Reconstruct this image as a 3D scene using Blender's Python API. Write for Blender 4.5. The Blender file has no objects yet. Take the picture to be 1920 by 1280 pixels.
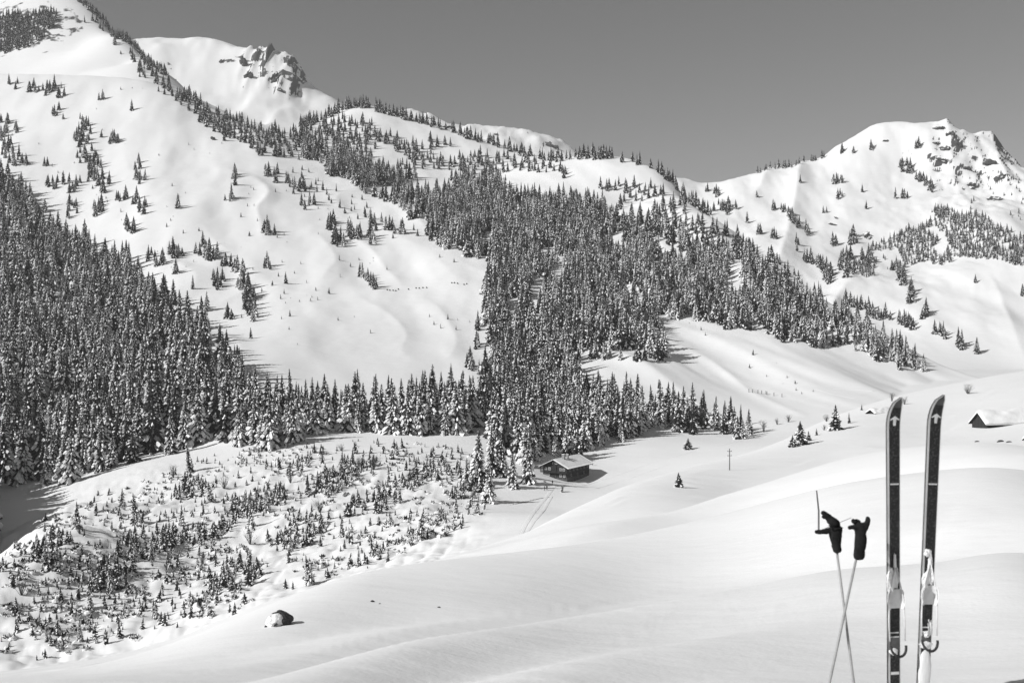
import bpy, bmesh, math, random
import numpy as np
from mathutils import Vector, Matrix

# ------------------------------------------------------------------ camera, sky, sun, exposure
scene = bpy.context.scene
F = 1867.0            # focal length in photo pixels (photo 1920 wide), 35 mm lens
CU, CV = 960.0, 640.0  # optical centre; the camera is level, its eye at the origin

cam_data = bpy.data.cameras.new("camera")
cam_data.lens = 36.0 * F / 1920.0
cam_data.sensor_width = 36.0
cam_data.clip_start = 0.1
cam_data.clip_end = 30000.0
cam_data.dof.use_dof = True
cam_data.dof.focus_distance = 300.0
cam_data.dof.aperture_fstop = 4.5
cam = bpy.data.objects.new("camera", cam_data)
scene.collection.objects.link(cam)
cam.location = (0, 0, 0)
cam.rotation_euler = (math.radians(90), 0, 0)
scene.camera = cam

SUN_EL = math.radians(34.0)
SUN_DIR = Vector((-0.90, -0.43, 0)).normalized() * math.cos(SUN_EL) + Vector((0, 0, math.sin(SUN_EL)))

world = bpy.data.worlds.new("World")
scene.world = world
world.use_nodes = True
wn, wl = world.node_tree.nodes, world.node_tree.links
wn.clear()
w_out = wn.new("ShaderNodeOutputWorld")
w_bg = wn.new("ShaderNodeBackground")
w_sky = wn.new("ShaderNodeTexSky")
w_sky.sky_type = 'NISHITA'
w_sky.sun_disc = False
w_sky.sun_elevation = SUN_EL
w_sky.sun_rotation = math.atan2(SUN_DIR.x, SUN_DIR.y)
w_sky.altitude = 900.0
w_sky.air_density = 1.0
w_sky.dust_density = 0.0
w_sky.ozone_density = 1.0
w_dot = wn.new("ShaderNodeVectorMath")       # black-and-white film behind a red filter
w_dot.operation = 'DOT_PRODUCT'
w_dot.inputs[1].default_value = (1.0, 0.0, 0.0)
wl.new(w_sky.outputs[0], w_dot.inputs[0])
wl.new(w_dot.outputs["Value"], w_bg.inputs["Color"])
w_bg.inputs["Strength"].default_value = 0.091
wl.new(w_bg.outputs[0], w_out.inputs[0])

sun_data = bpy.data.lights.new("sun", 'SUN')
sun_data.energy = 4.15
sun_data.angle = math.radians(0.55)
sun_data.color = (1.0, 1.0, 1.0)              # the print has no colour
sun = bpy.data.objects.new("sun", sun_data)
scene.collection.objects.link(sun)
sun.rotation_euler = SUN_DIR.to_track_quat('Z', 'Y').to_euler()
sun.location = (-300, -100, 300)

scene.view_settings.view_transform = 'Standard'
scene.view_settings.look = 'None'
scene.view_settings.exposure = 0.12
scene.view_settings.gamma = 1.0
scene.view_settings.use_curve_mapping = False
scene.render.engine = 'CYCLES'
scene.cycles.use_denoising = True
scene.cycles.max_bounces = 6
scene.cycles.diffuse_bounces = 2
scene.cycles.caustics_reflective = False
scene.cycles.caustics_refractive = False

rng = np.random.default_rng(7)
COL = scene.collection


# ------------------------------------------------------------------ materials
def new_mat(name):
    m = bpy.data.materials.new(name)
    m.use_nodes = True
    nt = m.node_tree
    b = nt.nodes["Principled BSDF"]
    return m, nt, b


def grey_mat(name, lo, hi, scale, rough=0.8, bump=0.0, detail=4.0, stretch=None, spec=0.2, coords='Object', bump_scale=None):
    """grey with procedural mottling; lo and hi are the ends of the base colour"""
    m, nt, b = new_mat(name)
    tc = nt.nodes.new("ShaderNodeTexCoord")
    no = nt.nodes.new("ShaderNodeTexNoise")
    no.inputs["Scale"].default_value = scale
    no.inputs["Detail"].default_value = detail
    src = tc.outputs[coords]
    if stretch:
        mp = nt.nodes.new("ShaderNodeMapping")
        mp.inputs["Scale"].default_value = stretch
        nt.links.new(src, mp.inputs[0])
        src = mp.outputs[0]
    nt.links.new(src, no.inputs["Vector"])
    rp = nt.nodes.new("ShaderNodeValToRGB")
    rp.color_ramp.elements[0].position = 0.3
    rp.color_ramp.elements[1].position = 0.7
    rp.color_ramp.elements[0].color = (lo, lo, lo, 1)
    rp.color_ramp.elements[1].color = (hi, hi, hi, 1)
    nt.links.new(no.outputs["Fac"], rp.inputs[0])
    nt.links.new(rp.outputs[0], b.inputs["Base Color"])
    b.inputs["Roughness"].default_value = rough
    b.inputs["Specular IOR Level"].default_value = spec
    if bump:
        bp = nt.nodes.new("ShaderNodeBump")
        bp.inputs["Strength"].default_value = 1.0
        bp.inputs["Distance"].default_value = bump
        if bump_scale:
            n2 = nt.nodes.new("ShaderNodeTexNoise")
            n2.inputs["Scale"].default_value = bump_scale
            n2.inputs["Detail"].default_value = 5.0
            nt.links.new(src, n2.inputs["Vector"])
            nt.links.new(n2.outputs["Fac"], bp.inputs["Height"])
        else:
            nt.links.new(no.outputs["Fac"], bp.inputs["Height"])
        nt.links.new(bp.outputs[0], b.inputs["Normal"])
    return m


def snow_ground_mat(name, scales, dists, rocky=False):
    m, nt, b = new_mat(name)
    tc = nt.nodes.new("ShaderNodeTexCoord")
    b.inputs["Roughness"].default_value = 0.7
    b.inputs["Specular IOR Level"].default_value = 0.15
    no = nt.nodes.new("ShaderNodeTexNoise")
    no.inputs["Scale"].default_value = scales[0] * 0.4
    no.inputs["Detail"].default_value = 6.0
    nt.links.new(tc.outputs["Object"], no.inputs["Vector"])
    rp = nt.nodes.new("ShaderNodeValToRGB")
    rp.color_ramp.elements[0].position = 0.3
    rp.color_ramp.elements[1].position = 0.7
    rp.color_ramp.elements[0].color = (0.83, 0.83, 0.83, 1)
    rp.color_ramp.elements[1].color = (0.89, 0.89, 0.89, 1)
    nt.links.new(no.outputs["Fac"], rp.inputs[0])
    if rocky:                                  # too steep for snow to hold: bare rock
        geo = nt.nodes.new("ShaderNodeNewGeometry")
        sep = nt.nodes.new("ShaderNodeSeparateXYZ")
        nt.links.new(geo.outputs["True Normal"], sep.inputs[0])
        n3 = nt.nodes.new("ShaderNodeTexNoise")
        n3.inputs["Scale"].default_value = 0.05
        n3.inputs["Detail"].default_value = 8.0
        nt.links.new(tc.outputs["Object"], n3.inputs["Vector"])
        ma = nt.nodes.new("ShaderNodeMath")
        ma.operation = 'MULTIPLY_ADD'
        ma.inputs[1].default_value = 0.5
        nt.links.new(n3.outputs["Fac"], ma.inputs[0])
        nt.links.new(sep.outputs[2], ma.inputs[2])
        r2 = nt.nodes.new("ShaderNodeValToRGB")
        r2.color_ramp.elements[0].position = 0.83
        r2.color_ramp.elements[1].position = 0.87
        nt.links.new(ma.outputs[0], r2.inputs[0])
        mx = nt.nodes.new("ShaderNodeMix")
        mx.data_type = 'RGBA'
        mx.inputs[6].default_value = (0.085, 0.085, 0.085, 1)
        nt.links.new(r2.outputs[0], mx.inputs[0])
        nt.links.new(rp.outputs[0], mx.inputs[7])
        nt.links.new(mx.outputs[2], b.inputs["Base Color"])
    else:
        nt.links.new(rp.outputs[0], b.inputs["Base Color"])
    prev = None
    for s, d in zip(scales, dists):
        n2 = nt.nodes.new("ShaderNodeTexNoise")
        n2.inputs["Scale"].default_value = s
        n2.inputs["Detail"].default_value = 5.0
        mp = nt.nodes.new("ShaderNodeMapping")
        mp.inputs["Rotation"].default_value = (0, 0, math.radians(-25))
        mp.inputs["Scale"].default_value = (0.45, 1.0, 1.0)
        nt.links.new(tc.outputs["Object"], mp.inputs[0])
        nt.links.new(mp.outputs[0], n2.inputs["Vector"])
        bp = nt.nodes.new("ShaderNodeBump")
        bp.inputs["Strength"].default_value = 1.0
        bp.inputs["Distance"].default_value = d
        nt.links.new(n2.outputs["Fac"], bp.inputs["Height"])
        if prev:
            nt.links.new(prev.outputs[0], bp.inputs["Normal"])
        prev = bp
    nt.links.new(prev.outputs[0], b.inputs["Normal"])
    return m


M_SNOW_NEAR = snow_ground_mat("snow_near", (0.35, 3.0, 40.0), (0.10, 0.016, 0.005))
M_SNOW_FAR = snow_ground_mat("snow_far", (0.02, 0.12, 0.6), (1.0, 0.25, 0.07), rocky=True)
M_NEEDLE = grey_mat("needles", 0.022, 0.05, 6.0, 0.75)
M_BARK = grey_mat("bark", 0.04, 0.09, 8.0, 0.9, stretch=(4, 4, 1))
M_TWIG = grey_mat("twigs", 0.07, 0.14, 5.0, 0.9)
M_TSNOW = grey_mat("tree_snow", 0.80, 0.90, 2.0, 0.75)
M_CAPSNOW = grey_mat("cap_snow", 0.80, 0.90, 0.8, 0.7, bump=0.06, bump_scale=2.0)
M_ROCK = grey_mat("rock", 0.06, 0.22, 0.25, 0.9, bump=0.5, detail=8.0)
M_DARKROCK = grey_mat("dark_boulder_rock", 0.03, 0.10, 3.0, 0.9, bump=0.05, detail=8.0)
M_TIMBER = grey_mat("dark_timber", 0.018, 0.055, 1.5, 0.85, stretch=(1, 1, 9), bump=0.01)
M_TIMBER2 = grey_mat("weathered_timber", 0.10, 0.2, 1.5, 0.85, stretch=(9, 9, 1), bump=0.01)
M_PALE = grey_mat("pale_paint", 0.45, 0.62, 3.0, 0.6)
M_PLASTER = grey_mat("plaster", 0.22, 0.34, 1.0, 0.9)
M_STONE = grey_mat("stone_base", 0.05, 0.11, 1.4, 0.9, bump=0.02)
M_CLOTH = grey_mat("dark_clothing", 0.02, 0.05, 8.0, 0.9)
M_SKIN = grey_mat("skin", 0.3, 0.36, 8.0, 0.6)


def glass_mat():
    m, nt, b = new_mat("window_glass")
    tc = nt.nodes.new("ShaderNodeTexCoord")
    no = nt.nodes.new("ShaderNodeTexNoise")
    no.inputs["Scale"].default_value = 0.7
    nt.links.new(tc.outputs["Object"], no.inputs["Vector"])
    rp = nt.nodes.new("ShaderNodeValToRGB")
    rp.color_ramp.elements[0].color = (0.015, 0.015, 0.015, 1)
    rp.color_ramp.elements[1].color = (0.05, 0.05, 0.05, 1)
    nt.links.new(no.outputs["Fac"], rp.inputs[0])
    nt.links.new(rp.outputs[0], b.inputs["Base Color"])
    b.inputs["Roughness"].default_value = 0.08
    return m


M_GLASS = glass_mat()


# ------------------------------------------------------------------ mesh helpers
def mesh_from(name, verts, faces, mats, mat_idx=None, smooth=False):
    me = bpy.data.meshes.new(name)
    me.from_pydata([tuple(v) for v in verts], [], [tuple(f) for f in faces])
    for m in mats:
        me.materials.append(m)
    if mat_idx is not None:
        me.polygons.foreach_set("material_index", list(mat_idx))
    if smooth:
        me.polygons.foreach_set("use_smooth", [True] * len(me.polygons))
    me.update()
    return me


def link(name, data, parent=None, loc=None, rot=None, scale=None):
    o = bpy.data.objects.new(name, data)
    COL.objects.link(o)
    if parent is not None:
        o.parent = parent
    if loc is not None:
        o.location = loc
    if rot is not None:
        o.rotation_euler = rot
    if scale is not None:
        o.scale = scale
    return o


def tag(o, label=None, category=None, group=None, kind=None):
    if label:
        o["label"] = label
    if category:
        o["category"] = category
    if group:
        o["group"] = group
    if kind:
        o["kind"] = kind
    return o


class MB:
    """collects boxes, prisms and tubes into one mesh"""

    def __init__(self):
        self.v, self.f, self.m = [], [], []

    def add(self, verts, faces, mi=0):
        k = len(self.v)
        self.v += [tuple(p) for p in verts]
        self.f += [tuple(i + k for i in f) for f in faces]
        self.m += [mi] * len(faces)
        return self

    def box(self, x0, x1, y0, y1, z0, z1, mi=0):
        v = [(x0, y0, z0), (x1, y0, z0), (x1, y1, z0), (x0, y1, z0), (x0, y0, z1), (x1, y0, z1), (x1, y1, z1), (x0, y1, z1)]
        f = [(0, 3, 2, 1), (4, 5, 6, 7), (0, 1, 5, 4), (1, 2, 6, 5), (2, 3, 7, 6), (3, 0, 4, 7)]
        return self.add(v, f, mi)

    def tube(self, pts, radii, n=8, mi=0, cap=True):
        pts = [Vector(p) for p in pts]
        if not hasattr(radii, '__len__'):
            radii = [radii] * len(pts)
        rings = []
        k0 = len(self.v)
        for i, p in enumerate(pts):
            d = (pts[min(i + 1, len(pts) - 1)] - pts[max(i - 1, 0)]).normalized()
            a = d.orthogonal().normalized() if i == 0 else (a - d * a.dot(d)).normalized()
            b = d.cross(a)
            for j in range(n):
                t = 2 * math.pi * j / n
                self.v.append(tuple(p + (a * math.cos(t) + b * math.sin(t)) * radii[i]))
        for i in range(len(pts) - 1):
            for j in range(n):
                q = (k0 + i * n + j, k0 + i * n + (j + 1) % n, k0 + (i + 1) * n + (j + 1) % n, k0 + (i + 1) * n + j)
                self.f.append(q)
                self.m.append(mi)
        if cap:
            self.f.append(tuple(k0 + j for j in reversed(range(n))))
            self.f.append(tuple(k0 + (len(pts) - 1) * n + j for j in range(n)))
            self.m += [mi, mi]
        return self

    def build(self, name, mats, parent=None, smooth=False, loc=None):
        if not isinstance(mats, (list, tuple)):
            mats = [mats]
        return link(name, mesh_from(name, self.v, self.f, mats, self.m, smooth), parent, loc)


# ------------------------------------------------------------------ noise
def _hash(ix, iy, seed):
    h = (ix.astype(np.int64) * 374761393 + iy.astype(np.int64) * 668265263 + seed * 1442695041) & 0xFFFFFFFF
    h = ((h ^ (h >> 13)) * 1274126177) & 0xFFFFFFFF
    h = h ^ (h >> 16)
    return (h & 0xFFFFFF) / float(0x7FFFFF) - 1.0


def vnoise(x, y, seed=0):
    x0, y0 = np.floor(x), np.floor(y)
    fx, fy = x - x0, y - y0
    fx = fx * fx * fx * (fx * (fx * 6 - 15) + 10)
    fy = fy * fy * fy * (fy * (fy * 6 - 15) + 10)
    a = _hash(x0, y0, seed)
    b = _hash(x0 + 1, y0, seed)
    c = _hash(x0, y0 + 1, seed)
    d = _hash(x0 + 1, y0 + 1, seed)
    return (a * (1 - fx) + b * fx) * (1 - fy) + (c * (1 - fx) + d * fx) * fy


def fbm(x, y, octaves=4, seed=0, gain=0.5):
    s, amp = 0.0, 1.0
    for o in range(octaves):
        s = s + amp * vnoise(x * 2 ** o + 17.3 * o, y * 2 ** o - 9.1 * o, seed + o)
        amp *= gain
    return s


# ------------------------------------------------------------------ terrain: survey points
# each survey point is (u, v, Y): a landmark seen at photo pixel (u, v), Y metres ahead of the camera
def P(u, v, Y):
    return ((u - CU) / F * Y, Y, (CV - v) / F * Y)


class Spline2D:
    """thin plate spline through scattered points"""

    def __init__(self, xy, z, smooth=0.0):
        xy = np.asarray(xy, float)
        self.c = xy
        n = len(xy)
        K = self._k(xy, xy) + smooth * np.eye(n)
        A = np.zeros((n + 3, n + 3))
        A[:n, :n] = K
        A[:n, n] = 1
        A[:n, n + 1:] = xy
        A[n, :n] = 1
        A[n + 1:, :n] = xy.T
        self.w = np.linalg.solve(A, np.concatenate([np.asarray(z, float), np.zeros(3)]))

    @staticmethod
    def _k(a, b):
        d2 = ((a[:, None, :] - b[None, :, :]) ** 2).sum(-1)
        return 0.5 * d2 * np.log(d2 + 1e-12)

    def __call__(self, x, y):
        shp = np.shape(x)
        p = np.stack([np.ravel(x), np.ravel(y)], 1)
        out = np.empty(len(p))
        n = len(self.c)
        for i in range(0, len(p), 60000):
            q = p[i:i + 60000]
            out[i:i + 60000] = self._k(q, self.c) @ self.w[:n] + self.w[n] + q @ self.w[n + 1:]
        return out.reshape(shp)


def metric_layer(pts, crest, drop=0.6, behind=140.0, scale=400.0, smooth=0.0, reps=(1.0, 3.0)):
    """a hill through survey points; every crest point falls away behind"""
    xy, z = [], []
    for (u, v, Y) in pts + crest:
        p = P(u, v, Y)
        xy.append((p[0] / scale, p[1] / scale))
        z.append(p[2])
    for (u, v, Y) in crest:
        for k in reps:
            Y2 = Y + behind * k
            p = P(u, v, Y)
            xy.append(((p[0] * Y2 / Y) / scale, Y2 / scale))
            z.append(p[2] - drop * behind * k)
    s = Spline2D(xy, z, smooth)
    return lambda X, Y: s(X / scale, Y / scale)


def polar_layer(pts, crest, ratio=(1.25, 2.2), fall=(0.05, 0.16)):
    q, t = [], []
    for (u, v, Y) in pts + crest:
        q.append(((u - CU) / 500.0, math.log(Y)))
        t.append((CV - v) / F)
    for (u, v, Y) in crest:
        for r, dt in zip(ratio, fall):
            q.append(((u - CU) / 500.0, math.log(Y * r)))
            t.append((CV - v) / F - dt)
    s = Spline2D(q, t)
    return lambda X, Y: s(X / Y * F / 500.0, np.log(Y)) * Y


# near shoulder on which the camera stands
fg_pts = [
    (-900, 1360, 7), (-900, 1330, 40), (-900, 1320, 140), (-900, 1330, 260),
    (-300, 1310, 8), (-300, 1290, 40), (-300, 1285, 140), (-300, 1310, 250),
    (0, 1281, 9), (0, 1268, 40), (0, 1264, 120), (0, 1310, 230),
    (300, 1282, 7.5), (300, 1244, 14), (300, 1216, 45), (300, 1212, 110), (300, 1260, 250),
    (640, 1285, 7), (640, 1204, 14), (640, 1146, 32), (640, 1115, 62), (640, 1130, 150), (640, 1200, 280),
    (920, 1285, 6.8), (920, 1155, 19), (920, 1096, 38), (920, 1058, 72),
    (1130, 1288, 6.6), (1130, 1155, 17), (1130, 1100, 29), (1130, 1045, 55), (1130, 1000, 92),
    (1400, 1290, 6.5), (1400, 1150, 14), (1400, 1055, 30), (1400, 980, 65), (1400, 925, 130),
    (1560, 1300, 6.5), (1560, 1110, 15), (1560, 1005, 34), (1560, 920, 80), (1560, 860, 170),
    (1750, 1312, 6.5), (1750, 1105, 14), (1750, 1000, 28), (1750, 900, 66), (1750, 850, 120), (1750, 803, 210),
    (1920, 1306, 6.5), (1920, 1110, 12.5), (1920, 1000, 24), (1920, 900, 58), (1920, 850, 105), (1920, 800, 190),
    (2400, 1300, 6.5), (2400, 1020, 20), (2400, 850, 75), (2400, 780, 190),
    (3200, 1150, 6), (3200, 950, 20), (3200, 800, 80), (3200, 740, 200),
]
fg_crest = [(740, 1078, 98), (830, 1052, 104), (920, 1032, 114), (1020, 996, 136), (1130, 950, 165), (1250, 912, 200), (1370, 882, 235), (1480, 836, 275), (1560, 801, 305),
            (1640, 775, 335), (1700, 757, 355), (1800, 739, 385), (1920, 722, 425), (2400, 690, 430), (3200, 650, 430)]
H_FG = polar_layer(fg_pts, fg_crest)

# valley bench: shrub slope, hut meadow, valley floor
v_pts = [
    (-700, 1330, 190), (-700, 1200, 250),
    (0, 1252, 190), (160, 1226, 200), (300, 1187, 208), (430, 1141, 217), (580, 1096, 226), (700, 1063, 234),
    (830, 1010, 262), (900, 965, 290), (1010, 900, 385), (1065, 899, 405), (1110, 882, 420), (1060, 960, 335),
    (100, 1120, 232), (300, 1040, 280), (500, 975, 320), (700, 925, 352), (850, 885, 382), (830, 1050, 215), (700, 1105, 190),
    (560, 818, 445), (700, 812, 458), (900, 808, 468), (1000, 870, 415), (1090, 857, 445), (1200, 832, 470), (1300, 822, 490),
    (1400, 816, 510), (1480, 788, 545), (1600, 755, 600), (1740, 718, 665), (1900, 708, 760), (2300, 700, 850), (3000, 690, 850),
    (0, 1420, 130), (700, 1210, 130), (1200, 962, 275), (1400, 890, 350), (1700, 800, 450), (1950, 760, 520), (2500, 760, 540),
]
v_pts += [(250, 897, 395), (330, 872, 412), (400, 848, 430), (200, 1000, 310), (60, 1010, 268), (320, 940, 350), (480, 880, 392)]
v_crest = [(-300, 1110, 225), (-100, 1085, 235), (0, 1042, 246), (60, 990, 282), (130, 942, 335)]
H_V = metric_layer(v_pts, v_crest, drop=0.6, behind=18.0, scale=150.0, smooth=0.002, reps=(1.0,))

# the big mountain on the left with its forested spur running down to the right
m_pts = [
    (-700, 1000, 330), (-700, 920, 430), (-700, 650, 700), (-700, 400, 1000),
    (-250, 1010, 325), (-250, 930, 410), (-250, 650, 700), (-250, 420, 990), (-250, 250, 1230),
    (0, 1000, 330), (0, 945, 385), (0, 914, 425), (0, 780, 550), (0, 650, 700), (0, 450, 950), (0, 290, 1160), (0, 200, 1300),
    (150, 955, 370), (150, 895, 432), (150, 780, 545), (150, 620, 735), (150, 440, 955), (150, 290, 1160), (150, 200, 1295),
    (300, 862, 440), (300, 700, 580), (300, 560, 765), (300, 400, 980), (300, 250, 1225),
    (450, 792, 468), (450, 710, 560), (450, 600, 710), (450, 450, 920), (450, 330, 1115),
    (560, 812, 455), (700, 803, 470), (590, 720, 560), (590, 600, 715), (590, 470, 900),
    (700, 705, 590), (700, 600, 730), (700, 490, 890), (700, 400, 1045), (700, 305, 1260),
    (820, 470, 915),
    (930, 802, 480), (930, 700, 615), (930, 600, 740), (930, 485, 900), (930, 385, 1095), (930, 325, 1290),
    (1070, 846, 478), (1070, 680, 640), (1070, 560, 790), (1070, 440, 1010),
    (1200, 834, 480), (1200, 745, 575), (1200, 690, 622), (1200, 664, 655), (1200, 590, 750), (1200, 450, 970), (1200, 385, 1150),
    (1300, 770, 560), (1300, 690, 640), (1300, 590, 770), (1300, 490, 925),
    (1400, 812, 525), (1400, 720, 622), (1400, 640, 705), (1400, 560, 810),
    (1560, 750, 590), (1560, 692, 655), (1560, 640, 715),
    (1740, 712, 668), (1900, 745, 740), (2300, 800, 850), (3000, 850, 850),
]
m_crest = [(-700, 150, 1400), (-250, 142, 1400), (0, 140, 1400), (100, 139, 1400), (200, 143, 1400), (300, 160, 1390), (400, 200, 1390), (480, 238, 1400),
           (540, 242, 1460), (600, 228, 1540), (640, 212, 1600), (700, 231, 1620), (780, 255, 1620), (860, 277, 1600), (930, 293, 1560),
           (1000, 304, 1510), (1100, 332, 1450), (1160, 344, 1410), (1230, 343, 1370), (1280, 366, 1230), (1330, 402, 1120),
           (1400, 452, 995), (1480, 514, 885), (1560, 574, 805), (1640, 622, 745), (1740, 698, 690)]
H_M = metric_layer(m_pts, m_crest, drop=0.35, behind=120.0)

# white pyramid top left, with its wooded back ridge
p1_pts = [(0, 165, 1500), (150, 165, 1500), (300, 185, 1480), (-300, 165, 1500), (150, 80, 1800), (0, 100, 1780), (-300, 90, 1780), (230, 120, 1700),
          (400, 230, 1480)]
p1_crest = [(-500, -60, 2050), (-250, -30, 2050), (0, 26, 2050), (60, 22, 2050), (100, 16, 2030), (130, 7, 2020), (170, 34, 1980), (215, 72, 1920), (270, 118, 1830),
            (310, 150, 1740), (360, 190, 1650), (430, 240, 1560), (520, 300, 1500)]
H_P1 = metric_layer(p1_pts, p1_crest, drop=0.7, behind=120.0)

# craggy summit behind the ridge
p2_pts = [(250, 240, 2000), (400, 240, 2000), (550, 260, 2000), (700, 280, 2050), (380, 150, 2300), (500, 165, 2270), (590, 200, 2250), (100, 260, 2000)]
p2_crest = [(120, 140, 2600), (220, 100, 2600), (270, 91, 2600), (340, 94, 2580), (390, 91, 2560), (420, 89, 2550), (460, 97, 2500), (500, 99, 2460), (530, 99, 2440), (560, 122, 2420),
            (595, 160, 2400), (625, 190, 2380), (680, 222, 2350), (760, 270, 2350)]
H_P2 = metric_layer(p2_pts, p2_crest, drop=0.6, behind=160.0)

# small far peaks
p3_pts = [(700, 330, 2600), (850, 330, 2600), (1000, 350, 2600), (1150, 380, 2600)]
p3_crest = [(700, 236, 3100), (765, 217, 3100), (785, 210, 3090), (810, 222, 3080), (835, 236, 3060), (862, 248, 3060), (890, 246, 3100), (930, 250, 3100),
            (965, 262, 3100), (1000, 264, 3080), (1022, 268, 3060), (1040, 261, 3050), (1060, 272, 3030), (1085, 297, 3010), (1110, 320, 3000), (1180, 360, 3000)]
H_P3 = metric_layer(p3_pts, p3_crest, drop=0.6, behind=160.0)

# the mountain on the right
r_pts = [
    (1100, 480, 1250), (1280, 470, 1300), (1280, 400, 1500), (1400, 440, 1350), (1400, 390, 1500), (1500, 560, 1120), (1500, 450, 1330), (1500, 380, 1500),
    (1600, 650, 980), (1600, 560, 1130), (1590, 545, 1160), (1600, 450, 1350), (1600, 360, 1520), (1680, 300, 1620),
    (1700, 700, 880), (1700, 600, 1070), (1700, 500, 1260), (1700, 400, 1440), (1780, 350, 1540),
    (1840, 700, 890), (1840, 600, 1040), (1840, 490, 1230), (1840, 400, 1400),
    (1920, 705, 900), (1920, 600, 1050), (1920, 500, 1180), (1920, 400, 1380),
    (2200, 700, 900), (2200, 600, 1060), (2200, 480, 1250), (2800, 690, 900), (2800, 500, 1250), (1300, 700, 850), (900, 600, 1050),
]
r_crest = [(1000, 400, 1650), (1180, 350, 1680), (1280, 342, 1680), (1340, 341, 1690), (1410, 337, 1700), (1460, 326, 1705), (1500, 310, 1710), (1540, 288, 1715), (1580, 264, 1720), (1620, 243, 1725),
           (1660, 231, 1730), (1700, 230, 1730), (1730, 238, 1730), (1760, 234, 1725), (1800, 240, 1715), (1845, 247, 1700), (1870, 260, 1690), (1890, 290, 1680),
           (1920, 325, 1670), (2000, 370, 1650), (2200, 400, 1650), (2800, 380, 1650)]
H_R = metric_layer(r_pts, r_crest, drop=0.6, behind=120.0)


def bump_edge(d, w):
    """convex snow lobe: swells before its edge, falls away at it, and recovers behind"""
    s = d / w
    g = np.where(s < 0, np.sin(np.clip(s + 1, 0, 1) * math.pi) ** 1.2 * np.clip(-s * 2.2, 0, 1) ** 0.6, 0)
    tr = np.where((s > -0.12) & (s < 0.5), -0.32 * np.sin(np.clip((s + 0.12) / 0.62, 0, 1) * math.pi) ** 1.0, 0)
    return g + tr


FG_EDGES = [  # (list of (u, v on the base surface), height factor, width in log distance)
    ([(300, 1225), (520, 1180), (640, 1146), (760, 1122), (880, 1108), (1000, 1098), (1190, 1045), (1300, 1030), (1420, 1000), (1650, 960), (1900, 930)], 0.048, 0.7),
    ([(700, 1085), (830, 1042), (930, 1036), (1060, 1022), (1180, 1000), (1280, 985), (1500, 925), (1920, 868)], 0.031, 0.5),
    ([(420, 1290), (640, 1242), (900, 1205), (1120, 1165), (1300, 1130), (1500, 1090), (1920, 1040)], 0.036, 0.6),
    ([(760, 1290), (1000, 1248), (1240, 1205), (1420, 1175), (1700, 1120), (1920, 1090)], 0.018, 0.45),
    ([(900, 1062), (1100, 1030), (1300, 1008), (1500, 972), (1750, 925), (1920, 900)], 0.009, 0.4),
]


def fg_height(X, Y):
    z = H_FG(X, Y)
    u = X / Y * F + CU
    L = np.log(Y)
    for pts, h, w in FG_LINES:
        d = L - np.interp(u, pts[:, 0], pts[:, 1])
        fade = np.clip((u - pts[0, 0] - 100) / 600, 0, 1) * np.clip((pts[-1, 0] + 100 - u) / 500, 0, 1)
        fade = fade * fade * (3 - 2 * fade)
        z = z + bump_edge(d, w) * h * Y * fade
    s = L - 0.45 * (u - 640) / 1000.0
    z = z + Y * (0.0062 * vnoise(s * 2.6 + 3.1, u / 900.0, 11) + 0.0026 * vnoise(s * 6.0, u / 600.0, 12) + 0.0006 * vnoise(s * 16, u / 300.0, 13) + 0.0009 * np.clip(vnoise(s * 3.0 + 9.0, u / 420.0, 16) + 0.1, 0, 1) * vnoise(s * 42 + 1.5 * vnoise(u / 70.0, s * 9, 15), u / 150.0, 14))
    return z


FG_LINES = []


def _fg_Y(u, v):
    Ys = np.exp(np.linspace(math.log(5), math.log(400), 900))
    X = (u - CU) / F * Ys
    z = H_FG(X, Ys)
    vv = CV - z / Ys * F
    k = np.argmax(vv <= v)
    return Ys[k] if vv[k] <= v else 300.0


for pts, h, w in FG_EDGES:
    pu = np.arange(pts[0][0] - 300, pts[-1][0] + 301, 20.0)
    pl = np.interp(pu, [p[0] for p in pts], [math.log(_fg_Y(u, v)) for u, v in pts])
    for _ in range(6):                       # soften the line so that the lobe has no corners
        pl = np.convolve(np.pad(pl, 5, mode='edge'), np.ones(11) / 11.0, mode='valid')
    FG_LINES.append((np.stack([pu, pl], 1), h, w))


def inside(poly, u, v):
    poly = np.asarray(poly, float)
    res = np.zeros(np.shape(u), bool)
    j = len(poly) - 1
    for i in range(len(poly)):
        xi, yi = poly[i]
        xj, yj = poly[j]
        c = ((yi > v) != (yj > v)) & (u < (xj - xi) * (v - yi) / (yj - yi + 1e-9) + xi)
        res ^= c
        j = i
    return res


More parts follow.
